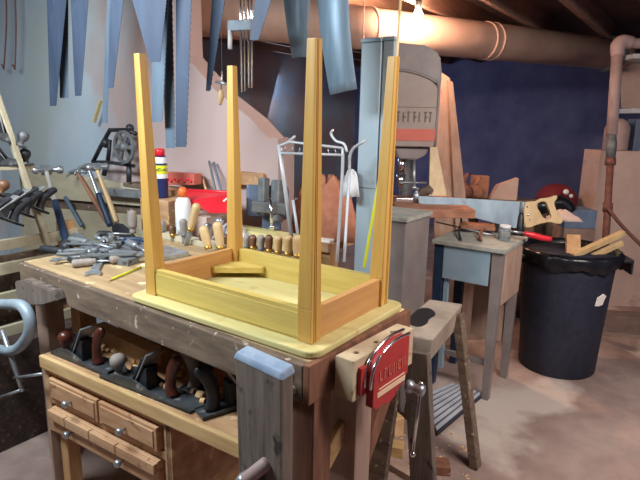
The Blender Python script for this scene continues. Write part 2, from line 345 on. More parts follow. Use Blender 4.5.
# end vise
ev = thing('end_vise', 'red cast iron woodworking vise with a drilled pale wooden jaw on the bench end', 'vise', FO @ V((.04, .25, .70)), RO)
def jaw(b):
    # jaw with three dog holes in its top
    out = [(.001, .120), (.050, .120), (.050, .395), (.001, .395)]
    holes = [[(.025 + .010 * math.cos(2 * PI * k / 12), y + .010 * math.sin(2 * PI * k / 12)) for k in range(12)] for y in (.165, .25, .335)]
    b.mesh(plate([out] + holes, .105, .002), tf((0, 0, .8105)))
wj = part('wooden_jaw', 'maple', ev, jaw, FO, 'pale wooden jaw with three dog holes')
part('hole_shade', 'darkwood', wj, lambda b: [b.tube([(.025, y, .77), (.025, y, .857)], .0098, 12) for y in (.165, .25, .335)], FO)  # dark plugs set high so the holes look shaded
def redface(b):
    poly = [(.168, .742), (.168, .83), (.178, .850), (.20, .867), (.235, .878), (.275, .882), (.31, .880), (.325, .874), (.325, .775), (.308, .768), (.30, .752), (.28, .748), (.265, .73), (.235, .724), (.215, .734), (.185, .730)]
    T = Matrix(((0, 0, 1, .063), (1, 0, 0, 0), (0, 1, 0, 0), (0, 0, 0, 1)))
    b.mesh(plate([poly], .022, .003), T)
    b.box(.0415, .054, .14, .345, .775, .845, .002)
FV = FO @ tf((.008, -.004, -.004))
rf_ = part('front_jaw', 'red', ev, redface, FV, 'red enamelled iron front jaw')
def guard(dx, dz):
    return lambda b: b.tube([(dx, .158, .79), (dx, .160, .828 + dz), (dx, .176, .856 + dz), (dx, .215, .878 + dz), (dx, .265, .890 + dz), (dx, .33, .887 + dz)], .004, 8, sub=4)
part('guard_bar', 'chrome', ev, guard(.053, .0), FV, 'curved chrome guard bar'); part('guard_bar', 'chrome', ev, guard(.070, -.006), FV, 'curved chrome guard bar')
def lettering(b):
    for k in range(6):
        y = .188 + k * .021; h = .026; x0, x1 = .0738, .0755
        b.box(x0, x1, y, y + .005, .80, .80 + h, 0)
        if k % 2 == 0: b.box(x0, x1, y, y + .015, .80, .805, 0)
        if k in (1, 4): b.box(x0, x1, y, y + .014, .822, .827, 0)
        if k in (2, 3, 5): b.box(x0, x1, y + .011, y + .015, .80, .826, 0)
part('lettering', 'redmark', rf_, lettering, FV, 'faded raised lettering')
def stripe(b):
    b.box(.0738, .0755, .182, .312, .760, .773, 0); b.box(.0738, .0755, .188, .308, .779, .782, 0)
part('cream_stripe', 'cream', rf_, stripe, FV)
def evs(b):
    b.lathe([(.017, 0), (.017, .012), (.012, .016), (.012, .03), (.015, .034), (.015, .046), (.006, .05)], Matrix.Translation(V((.074, .33, .735))) @ Matrix.Rotation(PI / 2, 4, 'Y'), 16)
part('screw', 'steel', ev, evs, FV, 'steel screw boss')
part('guide_rod', 'steel', ev, lambda b: b.tube([(-.1, .29, .735), (.06, .29, .735)], .009, 10), FV)
def evh(b):
    b.tube([(.112, .332, .75), (.108, .318, .555)], .0045, 8); b.ball((.112, .333, .752), .007); b.ball((.108, .318, .553), .0075)
part('handle', 'chrome', ev, evh, FV, 'thin chrome handle bar hanging down')

# ------------------------------------------------------------------ UPTURNED TABLE
ZT = .88; W_, D_, L_ = .625, .385, .70
tbl = thing('upturned_table', 'pine side table upside down on the workbench with its four legs pointing up', 'table', (W_ / 2, D_ / 2, ZT - .0185))
def top(b):
    o = .036; r = .03; pts = []
    for cx, cy, a0 in ((W_ + o - r, D_ + o - r, 0), (-o + r, D_ + o - r, 90), (-o + r, -o + r, 180), (W_ + o - r, -o + r, 270)):
        for k in range(7): a = R(a0 + k * 15); pts.append((cx + r * math.cos(a), cy + r * math.sin(a)))
    b.mesh(plate([pts], .018, .004), tf((0, 0, ZT - .0095)))
part('tabletop', 'board', tbl, top, label='pale pine tabletop lying face down')
def tleg(cx, cy, sx, sy):
    # (cx,cy) outer corner, sx,sy inward directions; taper on the inner faces, flutes on the outer +x / -y faces
    def sect(wd, z):
        pts = []
        for x, y in ((0, 0), (1, 0), (1, 1), (0, 1)): pts.append((cx + sx * x * wd, cy + sy * y * wd, z))
        return pts
    def f(b):
        w0, w1 = .041, .023
        lo, mid, hi = sect(w0, ZT), sect(w0, ZT + .085), sect(w1, ZT + L_)
        b.hexa(lo + mid, None, .0015); b.hexa(mid + hi, None, .0015)
        # raised beads that leave two flutes down the outer side face
        for z0, z1, wa, wb in ((ZT, ZT + L_, w0, w1),):
            for t0, t1 in ((.0, .22), (.30, .40), (.48, 1.0)):
                if sx > 0: x = cx - .0016
                else: x = cx + .0016
                a = [(cx, cy + sy * wa * t0, z0), (cx, cy + sy * wa * t1, z0), (cx, cy + sy * wb * t1, z1), (cx, cy + sy * wb * t0, z1)]
                q = [(x, p[1], p[2]) for p in a]; b.hexa(a + q, None, .0007)
    return f
for cx, cy, sx, sy in ((0, 0, 1, 1), (W_, 0, -1, 1), (W_, D_, -1, -1), (0, D_, 1, -1)):
    part('leg', 'pineZ', tbl, tleg(cx, cy, sx, sy))
HA = .082
part('rail', 'pineX', tbl, lambda b: (b.box(.041, W_ - .041, .006, .026, ZT, ZT + HA, .001), b.box(.041, W_ - .041, .0035, .006, ZT + .006, ZT + HA - .012, .001)), label='yellow pine front rail')
part('rail', 'pineX', tbl, lambda b: b.box(.041, W_ - .041, D_ - .026, D_ - .006, ZT, ZT + HA, .001))
part('rail', 'pineY', tbl, lambda b: b.box(.006, .026, .041, D_ - .041, ZT, ZT + HA, .001))
part('rail', 'pineY', tbl, lambda b: b.box(W_ - .026, W_ - .006, .041, D_ - .041, ZT, ZT + HA, .001), label='orange brown end rail')
def brace(b):
    b.mesh(plate([[(.027, D_ - .027), (.027, .245), (.042, .245), (.165, D_ - .042), (.165, D_ - .027)]], .02, .001), tf((0, 0, ZT + .028)))
br = part('corner_brace', 'pineX', tbl, brace, label='triangular corner block with three screw holes')
def sh(b):
    d = V((.123, D_ - .042 - .245, 0)); n = V((d.y, -d.x, 0)).normalized()
    for t in (.3, .5, .7):
        p = V((.042, .245, ZT + .028)) + d * t; b.tube([p + n * -.002, p + n * .0006], .0035, 10)
part('screw_holes', 'darkwood', br, sh)

# ------------------------------------------------------------------ DRAWER CABINET UNDER THE BENCH
FC = tf((.13, -.052, .016), R(2.5))
FW0 = tf((.13, -.052, 0), R(2.5))
cab = thing('drawer_cabinet', 'low wooden cabinet of small drawers standing under the bench', 'cabinet', FW0 @ V((-.3, .2, 0)), R(2.5))
part('body', 'shelfwood', cab, lambda b: (b.box(-.645, .0, .012, .40, .255, .50, .002), b.box(-.005, .02, .0, .40, .06, .50, .002)), FC)
part('frame', 'drawer', cab, lambda b: (b.box(-.645, .01, .002, .014, .478, .503, .001), b.box(-.645, .01, .002, .014, .363, .388, .001), b.box(-.645, .01, .002, .014, .245, .262, .001), b.box(-.645, -.62, .0, .014, .245, .5, .001), b.box(-.01, .018, .0, .014, .06, .5, .001)), FC)
part('leg', 'tanZ', cab, lambda b: b.box(-.62, -.575, .02, .07, -.016, .25, .003), FC)
part('leg', 'pinkwood', cab, lambda b: b.box(-.657, -.6455, .0, .06, -.016, .50, .003), FC)
part('leg', 'tanZ', cab, lambda b: b.box(-.025, .018, .34, .39, -.016, .25, .003), FC)
part('leg', 'tanZ', cab, lambda b: b.box(-.645, -.60, .34, .39, -.016, .25, .003), FC)
def drawer(x0, x1, z0, z1, knobs, name='drawer', mt='drawer', step=False):
    d = part(name, mt, cab, lambda b: (b.box(x0, x1, -.014, .012, z0, z1, .0035), b.box(x0 + .012, x1 - .012, -.018, -.012, z0 + .012, z1 - .012, .002)) if not step else
             (b.box(x0, x1, -.014, .012, z0, z1, .0035), [b.box(a, a2, -.03, -.012, z0 + .055, z1 - .004, .003) for a, a2 in ((x0, x0 + .1), (x0 + .104, x0 + .24), (x0 + .244, x0 + .38), (x0 + .384, x1))]), FC)
    for k in knobs:
        part('knob', 'steel', d, lambda b: b.lathe([(.004, 0), (.0045, .014), (.011, .02), (.014, .027), (.010, .034), (.003, .036)], Matrix.Translation(V((k, -.016, (z0 + z1) / 2 - .006))) @ Matrix.Rotation(PI / 2, 4, 'X'), 14), FC, 'small steel knob')
    return d
drawer(-.598, -.322, .392, .474, (-.46,)); drawer(-.312, -.03, .392, .474, (-.17,))
drawer(-.598, -.03, .265, .36, (-.47, -.19), step=True)
shelf = part('shelf_board', 'shelfwood', None, lambda b: b.box(-.645, .35, .004, .50, .505, .548, .003), FC)
tag(shelf, 'thick dusty shelf board lying on the drawer cabinet beneath the benchtop', 'shelf')
def lip(b): b.box(-.645, .35, -.016, .003, .502, .550, .005)
p_ = part('edge_strip', 'tanX', shelf, lip, FC, 'yellowish wooden front edge')
SZ = .564

# ------------------------------------------------------------------ HAND PLANES
def plane_tool(L, label, group, wood='darkwood', knobm=None, cat='hand plane'):
    t = thing('hand_plane', label, cat, (0, 0, 0), 0, group); w = .033 if L > .26 else .028
    f = .045 if L > .26 else .0
    side = [(-L / 2, 0), (L / 2, 0), (L / 2, .010), (L * .34, .013), (L * .2 + f, .028), (.01 + f, .034), (-L * .06 + f, .030), (-L * .16 + f * .5, .014), (-L * .3, .011), (-L / 2, .010)]
    part('body', 'planeiron', t, lambda b: (b.box(-L / 2, L / 2, -w, w, 0, .007, .001), b.prism(side, -w, -w + .005), b.prism(side, w - .005, w)))
    part('cutter', 'steel', t, lambda b: b.hexa([(f, -.025, .012), (.006 + f, -.025, .008), (.006 + f, .025, .008), (f, .025, .012), (-.062 + f, -.025, .108), (-.057 + f, -.025, .111), (-.057 + f, .025, .111), (-.062 + f, .025, .108)], None, .001))
    part('lever_cap', 'iron', t, lambda b: (b.hexa([(.008 + f, -.024, .02), (.016 + f, -.024, .018), (.016 + f, .024, .018), (.008 + f, .024, .02), (-.040 + f, -.02, .092), (-.032 + f, -.02, .095), (-.032 + f, .02, .095), (-.040 + f, .02, .092)], None, .003),))
    part('frog', 'iron', t, lambda b: b.hexa([(-.05 + f, -.02, .006), (.0 + f, -.02, .006), (.0 + f, .02, .006), (-.05 + f, .02, .006), (-.052 + f, -.02, .07), (-.04 + f, -.02, .07), (-.04 + f, .02, .07), (-.052 + f, .02, .07)], None, .003))
    hx = -L * .36 + f * 1.15
    part('handle', wood, t, lambda b: b.tube([(hx, 0, .008), (hx + .004, 0, .03), (hx + .002, 0, .06), (hx - .010, 0, .09), (hx - .026, 0, .110), (hx - .040, 0, .112)], [.021, .017, .0165, .0175, .016, .008], 14, sub=4, flat=.75))
    part('knob', knobm or wood, t, lambda b: b.lathe([(.017, 0), (.012, .008), (.010, .016), (.017, .026), (.023, .038), (.023, .050), (.016, .060), (.004, .065)], tf((L * .38, 0, .006)), 18))
    return t
def at_shelf(u, v, z=SZ): return pZ(u, v, z)
hp = []
for (u, v, dx, rz, L, lab, wd, kb) in (
    (86, 362, 0, PI + R(3), .30, 'leftmost hand plane on the shelf, dark ball knob and red brown handle', 'darkwood', 'darkwood'),
    (150, 391, 0, PI + R(4), .38, 'middle hand plane on the shelf with a pale grey front knob', 'darkwood', 'greywood')):
    t = plane_tool(L, lab, None, wd, kb); p = at_shelf(u, v); t.location = (p.x, p.y + .006, SZ + .0005); t.rotation_euler = (0, 0, rz); t.scale = (1.08, 1.15, 1.2); hp.append(t)
t = plane_tool(.25, 'small dark hand plane beside the grey leg vise jaw, third on the shelf', None, 'iron', 'brownwood'); p = at_shelf(236, 410); t.location = (p.x - .01, p.y + .05, SZ + .0005); t.rotation_euler = (0, 0, R(70)); t.scale = (1.2, 1.2, 1.25)
t = plane_tool(.22, 'short hand plane lying deeper on the shelf among shavings, grey curved handle', None, 'greywood', 'brownwood'); p = at_shelf(196, 385); t.location = (p.x, p.y + .07, SZ + .0005); t.rotation_euler = (0, 0, R(100)); t.scale = (1.2, 1.2, 1.25)

def curl(r, w, turns, pitch=.004):
    vs, fs = [], []; n = int(14 * turns)
    for i in range(n + 1):
        a = 2 * PI * i / 14; rr = r * (1 - .25 * i / n)
        for o in (0, w): vs.append((rr * math.cos(a), o + pitch * i / 14, rr * math.sin(a) + r))
    for i in range(n): fs.append([2 * i, 2 * i + 1, 2 * i + 3, 2 * i + 2])
    return vs, fs
def shavings(b):
    for i in range(150):
        x = random.uniform(-.62, .36); y = random.uniform(.07, .5); r = random.uniform(.006, .016)
        vs, fs = curl(r, random.uniform(.008, .022), random.uniform(.7, 2)); b._add(vs, fs, tf((x, y, SZ - .001), random.uniform(0, 6)), True)
tag(part('wood_shavings', 'shaving', None, shavings, FW0), 'curled wood shavings scattered over the shelf around the hand planes', 'shavings', kind='stuff')
def heap(b, cx, cy, z, rx, ry, h, seed=0, dome=False):
    rnd = random.Random(seed); n = 28; vs = [(cx, cy, z + h)]; fs = []
    rings = 7; ph = [rnd.uniform(0, 6) for _ in range(6)]
    for i in range(1, rings + 1):
        t = i / rings
        for k in range(n):
            a = 2 * PI * k / n; wob = 1 + .16 * math.sin(3 * a + ph[0]) + .1 * math.sin(5 * a + ph[1])
            vs.append((cx + rx * t * wob * math.cos(a), cy + ry * t * wob * math.sin(a), z + max(0.0005, h * ((1 - t ** 4) * (1 + .12 * math.sin(4 * a + 9 * t + ph[2])) if dome else (1 - t ** 1.6) * (1 + .15 * rnd.uniform(-1, 1))))))
    for k in range(n): fs.append([0, 1 + k, 1 + (k + 1) % n])
    for i in range(rings - 1):
        for k in range(n):
            a = 1 + i * n; fs.append([a + k, a + n + k, a + n + (k + 1) % n, a + (k + 1) % n])
    fs.append([1 + (rings - 1) * n + k for k in range(n)][::-1])
    b._add(vs, fs, None, True)
p = pZ(205, 395, SZ)
b = MB(); heap(b, p.x - .04, p.y + .14, SZ, .15, .10, .075, 3); tag(b.build('sawdust_heap', 'sawdust'), 'reddish heap of sawdust on the shelf by the middle hand plane', 'sawdust', kind='stuff')
# tools at the back of the shelf
def rbox(name, m, c, size, rz, label, cat, bev=.003, group=None, rx=0, ry=0):
    T = tf(c, rz, rx, ry); b = MB(T); b.box(-size[0] / 2, size[0] / 2, -size[1] / 2, size[1] / 2, 0, size[2], bev)
    o = b.build(name, m); return tag(o, label, cat, group)
rbox('wooden_block', 'shaving', FW0 @ V((-.40, .17, SZ)), (.36, .05, .075), R(-3), 'pale wood offcut lying behind the leftmost hand plane', 'offcut')
rbox('wooden_block', 'rust', FW0 @ V((.02, .26, SZ)), (.16, .09, .03), R(24), 'reddish offcut lying deep on the shelf behind the sawdust', 'offcut')
b = MB(FW0)
for i, x in enumerate((-.60, -.52)): pass
b.lathe([(.04, 0), (.045, .01), (.045, .05), (.03, .06), (.0, .062)], tf((-.5, .34, SZ)), 18)
tag(b.build('metal_tin', 'castgrey'), 'round dull metal tin at the back of the shelf near the orange bench leg', 'tin')
b = MB(FW0); b.tube([(-.32, .34, SZ + .02), (-.2, .40, SZ + .07), (-.1, .33, SZ + .02), (-.05, .42, SZ + .05)], .018, 10, sub=5)
tag(b.build('cable_loop', 'black'), 'black looped cable lying at the back of the shelf', 'cable')
b = MB(FW0); b.tube([(-.42, .44, SZ + .028), (-.1, .47, SZ + .028)], .028, 14)
tag(b.build('grey_tube', 'castgrey'), 'grey tube lying at the very back of the shelf', 'tube')
b = MB(FW0); b.box(.06, .36, .36, .5, SZ, SZ + .10, .006); tag(b.build('tool_box', 'iron'), 'dark tool box at the back of the shelf behind the sawdust', 'box')

# ------------------------------------------------------------------ C-CLAMP ON THE LEFT
cc = thing('c_clamp', 'large pale blue c-clamp hanging at the left edge beside the bench', 'clamp', pY(10, 350, -.1))
cy_ = -.1
def ccf(b):
    P = [(-6, 386), (6, 360), (24, 345), (30, 325), (26, 308), (14, 303), (2, 304), (-14, 310)]
    P = [(-8, 348), (14, 350), (28, 336), (30, 320), (22, 306), (6, 304), (-14, 304)]
    b.tube([pY(u, v, cy_) for u, v in P], [.017, .019, .021, .022, .021, .019, .018], 12, sub=5, flat=1)
part('frame', 'clampblue', cc, ccf)
part('screw', 'steel', cc, lambda b: (b.tube([pY(2, 330, cy_ - .0), pY(22, 390, cy_)], .009, 10), b.ball(pY(22, 390, cy_), .009)))
part('handle', 'steel', cc, lambda b: b.tube([pY(14, 378, cy_), pY(42, 374, cy_ - .02)], .0055, 8))
part('handle', 'steel', cc, lambda b: b.tube([pY(21, 390, cy_), pY(-2, 398, cy_ - .02)], .0055, 8))

# ------------------------------------------------------------------ SLATTED RACK ON THE LEFT
rk = thing('slatted_rack', 'light wooden slatted rack at the left end of the workbench', 'rack', (-1.07, -.1, 0))
def rail(u0, v0, h):
    p = pX(u0, v0, -1.05)
    part('rail', 'palepine', rk, lambda b: b.box(-1.075, -1.05, -.75, .40, p.z - h / 2, p.z + h / 2, .002))
for v0, h in ((246, .045), (270, .05), (300, .05), (334, .05)): rail(0, v0, h)
a_, c_ = pX(-6, 88, -1.04), pX(46, 240, -1.04)
part('stile', 'palepine', rk, lambda b: b.bar(a_, c_ + (c_ - a_) * .05, .03, .02))
part('stile', 'tanZ', rk, lambda b: b.box(-1.115, -1.075, .33, .40, 0, .92, .002))
part('stile', 'tanZ', rk, lambda b: b.box(-1.115, -1.075, -.75, -.68, 0, 1.0, .002))
part('ledge', 'palepine', rk, lambda b: b.box(-1.13, -1.045, -.4, .22, pX(3, 167, -1.04).z - .015, pX(3, 167, -1.04).z, .002))
part('backing', 'fascia', rk, lambda b: b.box(-1.14, -1.125, -.75, .40, .1, .80, .002))
# planes hanging over the rack
for i, (u, v, lab) in enumerate(((4, 208, 'hand plane hung on the slatted rack, lower one with a visible round knob'), (-9, 216, 'hand plane hung on the slatted rack, cut by the left picture edge'), (20, 204, 'hand plane hung on the slatted rack nearest the black gripped hammer'))):
    t = plane_tool(.24, lab, None, 'iron', 'brownwood'); p = pX(u, v, (-.98, -.90, -1.02)[i])
    T = Matrix.Translation(p) @ Matrix.Rotation(R(90), 4, 'Z') @ Matrix.Rotation(R(28), 4, 'Y') @ Matrix.Rotation(PI, 4, 'Z')
    put(t, T)
t = plane_tool(.2, 'black hand plane on the upper ledge of the slatted rack', None, 'iron', 'iron'); p = pX(6, 160, -1.07); t.location = (p.x, p.y, pX(3, 167, -1.04).z + .001); t.rotation_euler = (0, 0, R(80))
t = plane_tool(.18, 'metal hand plane leaning above the black one at the upper left edge', None, 'castgrey', 'castgrey'); put(t, Matrix.Translation(pX(2, 140, -1.06)) @ Matrix.Rotation(R(80), 4, 'Z') @ Matrix.Rotation(R(25), 4, 'Y'))

# ------------------------------------------------------------------ HAMMER RACK ON THE WALL
YR = .86
ZBB = .861
hr = thing('hammer_rack', 'pale plank tool rack on the wall behind the left end of the bench', 'rack', (-1.8, YR, .6))
def plank(u0, v0, u1, v1, u2, v2, u3, v3, y0=YR, th=.02):
    q = [pY(u0, v0, y0), pY(u1, v1, y0), pY(u2, v2, y0), pY(u3, v3, y0)]
    return lambda b: b.hexa(q + [p + V((0, th, 0)) for p in q], None, .002)
part('upper_plank', 'palepine', hr, plank(22, 196, 140, 206, 140, 186, 22, 166))
part('lower_plank', 'palepine', hr, plank(22, 262, 150, 262, 150, 216, 22, 206))
part('back_board', 'fascia', hr, lambda b: b.box(-2.6, -1.15, YR + .03, .949, .45, pY(60, 180, YR).z, .002))
part('shelf_strip', 'steel', hr, plank(100, 195, 145, 199, 145, 192, 100, 188, YR - .06, .1))
def hammer(a, c, kind, grip, label, hs=1.0):
    """a: end of the handle, c: head; head across"""
    a, c = V(a), V(c); L = (c - a).length
    t = thing('hammer', label, 'hammer'); T = aimM(a, c)
    d = part('handle', grip[0], t, lambda b: b.tube([(0, 0, 0), (0, 0, .03), (0, 0, L * .45), (0, 0, L * .8), (0, 0, L)], [.014, .016, .014, .010, .011], 12, sub=3, flat=.8, fa=(1, 0, 0)))
    if grip[1]: part('grip', grip[1], t, lambda b: b.tube([(0, 0, -.004), (0, 0, .01), (0, 0, L * .5), (0, 0, L * .52)], [.014, .0185, .0165, .013], 12, sub=3))
    def head(b):
        k = hs
        b.box(-.016 * k, .016 * k, -.022 * k, .022 * k, L - .018 * k, L + .018 * k, .004)
        b.lathe([(.010 * k, 0), (.010 * k, .02 * k), (.018 * k, .028 * k), (.019 * k, .045 * k), (.015 * k, .049 * k)], Matrix.Translation(V((0, .02 * k, L))) @ Matrix.Rotation(-PI / 2, 4, 'X'), 16)
        if kind == 'claw':
            for s_ in (-1, 1): b.tube([(s_ * .006 * k, -.02 * k, L), (s_ * .010 * k, -.045 * k, L), (s_ * .014 * k, -.068 * k, L - .012 * k), (s_ * .017 * k, -.085 * k, L - .032 * k)], [.011 * k, .009 * k, .007 * k, .003 * k], 8, sub=3)
        else:
            b.ball((0, -.042 * k, L), .017 * k); b.tube([(0, -.02 * k, L), (0, -.04 * k, L)], .009 * k, 10)
    part('head', 'steel', t, head)
    # turn so the head's long side runs along the wall
    put(t, T @ Matrix.Rotation(PI / 2, 4, 'Z')); return t
yh = YR - .03
hammer(pY(67, 243, .30), pY(46, 170, .46), 'ball', ('cap_grey', 'bluegrip'), 'steel shafted hammer with a long black grip, leftmost hammer on the rack', 1.15)
hammer(pY(107, 222, yh), pY(77, 172, yh), 'claw', ('rust', None), 'claw hammer with a reddish wooden handle on the rack', .9)
hammer(pY(110, 225, yh - .05), pY(88, 167, yh - .05), 'claw', ('steel', 'bluegrip'), 'claw hammer with a blue grey grip between two wooden handled hammers', 1)
hammer(pY(117, 222, yh - .13), pY(96, 167, yh - .13), 'ball', ('yellowwood', None), 'hammer with a pale wooden handle, rightmost on the rack', 1)
def stick(name, m, a, c, r0, r1, label, cat, n=12):
    b = MB(aimM(a, c)); L = (V(c) - V(a)).length; b.tube([(0, 0, 0), (0, 0, .004), (0, 0, L * .5), (0, 0, L - .004), (0, 0, L)], [r0 * .8, r0, (r0 + r1) / 2, r1, r1 * .8], n)
    return tag(b.build(name, m), label, cat)
stick('steel_rod', 'viseblue', pY(82, 226, yh), pY(65, 197, yh), .013, .012, 'short blue grey steel bar held on the hammer rack', 'rod')
b = MB(); q = pY(132, 218, .57); b.tube([V((q.x, q.y, ZBB)), V((q.x, q.y, q.z - .05)), q + V((0, 0, -.04)), q, q + V((0, 0, .03)), q + V((0, 0, .04))], [.016, .014, .022, .024, .02, .004], 14, sub=3)
tag(b.build('wooden_mallet', 'greywood'), 'rounded grey wooden mallet behind the nearest left table leg', 'handle')

# bench grinder-like hand drill with a spoked wheel, by the wall
hd = thing('hand_cranked_drill', 'black frame with a round spoked gear wheel against the wall', 'drill', pY(118, 175, .82))
cw = pY(124, 147, .80); rw = .088
def wheel(b):
    T = Matrix.Translation(cw) @ Matrix.Rotation(PI / 2, 4, 'X')
    out = [(rw * math.cos(2 * PI * k / 48) * (1 + (.02 if k % 2 else 0)), rw * math.sin(2 * PI * k / 48)) for k in range(48)]
    holes = []
    for j in range(6):
        a0, a1 = R(j * 60 + 9), R(j * 60 + 51)
        holes.append([(rw * .82 * math.cos(a0 + (a1 - a0) * k / 6), rw * .82 * math.sin(a0 + (a1 - a0) * k / 6)) for k in range(7)] + [(rw * .33 * math.cos(a1 - (a1 - a0) * k / 3), rw * .33 * math.sin(a1 - (a1 - a0) * k / 3)) for k in range(4)])
    b.mesh(plate([out] + holes, .014, .001), T); b.lathe([(.02, -.02), (.02, .02)], T, 14)
part('gear_wheel', 'castgrey', hd, wheel, label='grey spoked gear wheel')
def frm(b):
    P = lambda u, v, y=.84: pY(u, v, y)
    b.tube([P(93, 162), P(101, 146), P(110, 130), P(128, 130), P(136, 134)], .012, 10); b.tube([P(93, 162), P(107, 162), P(134, 166)], .010, 10)
    b.tube([P(101, 146), P(110, 141), P(108, 160)], .012, 10); b.ball(P(106, 143), .028); b.ball(P(130, 128), .022); b.tube([P(129, 126), P(129, 170)], .012, 10)
    b.tube([P(107, 162), P(104, 175)], .014, 10); b.tube([P(129, 166), P(129, 182)], .014, 10)
part('frame', 'iron', hd, frm)
dsh = rbox('wall_shelf', 'fascia', (-1.02, .90, pY(118, 180, .86).z - .03), (.62, .10, .02), 0, 'narrow dusty shelf on the wall behind the spray can', 'shelf')

# WD-40 can
cq = pY(158, 176, .74); zc = .8605
def can():
    top_z = pY(157, 146, .74).z; y = .70; x = pY(160.5, 170, y).x
    t = thing('spray_can', 'blue and yellow spray can with a red cap behind the left table leg', 'spray can', (x, y, zc)); H = top_z - zc - .02
    base = max(top_z - .245, zc)
    t.location.z = base
    part('body', 'canblue', t, lambda b: b.lathe([(.031, base), (.033, base + .004), (.033, base + .185), (.029, base + .198), (.02, base + .205)], tf((x, y, 0)), 24))
    part('band', 'canyellow', t, lambda b: b.lathe([(.0332, base + .118), (.0335, base + .120), (.0335, base + .156), (.0332, base + .158)], tf((x, y, 0)), 24, False), label='bright yellow label band')
    part('white_ring', 'white', t, lambda b: b.lathe([(.0332, base + .096), (.0335, base + .098), (.0335, base + .116), (.0332, base + .117)], tf((x, y, 0)), 24, False))
    part('collar', 'white', t, lambda b: b.lathe([(.0335, base + .168), (.0336, base + .169), (.0336, base + .183), (.03, base + .197)], tf((x, y, 0)), 24, False))
    part('cap', 'redplastic', t, lambda b: b.lathe([(.024, base + .200), (.024, base + .228), (.020, base + .236), (.008, base + .238)], tf((x, y, 0)), 24), label='red cap')
    def lt(b):
        d = V((CAM.x - x, CAM.y - y, 0)).normalized(); q = V((x, y, base + .138)) + d * .0345
        b.mesh(textmesh('WD-40', .021, .0008), Matrix.Translation(q) @ Matrix.Rotation(math.atan2(d.y, d.x) + PI / 2, 4, 'Z') @ Matrix.Rotation(PI / 2, 4, 'X'))
    part('lettering', 'canblue', t, lt)
    return t, base
can_t, can_base = can()
b = MB(); b.box(can_t.location.x - .09, can_t.location.x + .12, .64, .80, .8602, can_base - .0005, .003)
tag(b.build('wooden_box', 'shelfwood'), 'dusty wooden box under the spray can at the back of the bench', 'box')

# ------------------------------------------------------------------ HANGING SAWS
def hang_saw(u0, u1, ut0, ut1, vt, y, mt, label, ztop=2.12, handle=True, th=.0015, teeth=True, group='saws hanging from the joists'):
    """blade hangs with its handle up; u0,u1 at the top of the picture, ut0,ut1 at its tip row vt"""
    y -= .36
    a, c = pY(u0, 2, y), pY(u1, 2, y); d, e = pY(ut1, vt, y), pY(ut0, vt, y)
    y_ = 0; k = (2.02 - a.z) / (a.z - e.z)
    a2 = a + (a - e) * k; c2 = c + (c - d) * k
    t = thing('hand_saw', label, 'saw', (a2 + c2) / 2, 0, None)
    def blade(b):
        pts = [(a2.x, a2.z), (c2.x, c2.z)]
        if teeth:
            n = 34
            for i in range(n): 
                p = c2 + (d - c2) * (i + .5) / n; pts += [(p.x + .004, p.z), (p.x - .001, p.z - .003)]
        pts += [(d.x, d.z), (e.x, e.z)]
        me = plate([pts], th); b.mesh(me, Matrix(((1, 0, 0, 0), (0, 0, -1, y), (0, 1, 0, 0), (0, 0, 0, 1))))
    part('blade', mt, t, blade)
    cx, cz = (a2.x + c2.x) / 2, 2.03; hw = max(abs(c2.x - a2.x) / 2, .03)
    out = smooth_loop([(cx - hw, cz - .03), (cx + hw, cz - .03), (cx + hw + .01, cz + .05), (cx + hw * .6, cz + .135), (cx - hw * .6, cz + .135), (cx - hw - .01, cz + .06)], 2)
    hole = smooth_loop([(cx - hw * .4, cz + .03), (cx + hw * .4, cz + .03), (cx + hw * .4, cz + .10), (cx - hw * .4, cz + .10)], 2)
    part('handle', 'brownwood', t, lambda b: b.mesh(plate([out, hole], .02, .003), Matrix(((1, 0, 0, 0), (0, 0, -1, y), (0, 1, 0, 0), (0, 0, 0, 1)))))
    return t
hang_saw(47, 66, 50, 56, 106, .80, 'sawblue', 'leftmost of the dark tapering saws hanging in front of the plaster wall')
hang_saw(58, 68, 60, 68, 98, .84, 'sawpale', 'pale narrow saw hanging just behind the leftmost dark saw')
hang_saw(71, 88, 75, 81, 96, .76, 'sawblue', 'second dark tapering saw from the left, shorter than its neighbour')
hang_saw(110, 123, 108, 113, 88, .70, 'sawblue', 'third dark saw from the left with a bright edge')
hang_saw(107, 112, 102, 107, 123, .82, 'sawpale', 'pale saw hanging behind the third dark saw')
hang_saw(133, 166, 150, 160, 62, .62, 'sawblue', 'broad short saw hanging right of the leftmost upright table leg')
hang_saw(152, 168, 152, 162, 122, .70, 'sawpale', 'long pale saw overlapping the broad short saw')
hang_saw(160, 172, 166, 175, 148, .74, 'sawpale', 'longest pale saw, its tip lowest of the hanging saws')
hang_saw(176, 191, 176, 186, 147, .66, 'sawblue', 'long dark blue saw hanging where the plaster wall ends')
hang_saw(212, 224, 206, 210, 91, .75, 'sawblue', 'narrow dark saw hanging left of the chrome tubes')
hang_saw(255, 270, 250, 258, 40, .70, 'sawblue', 'dark saw with a short blade right of the chrome tubes')
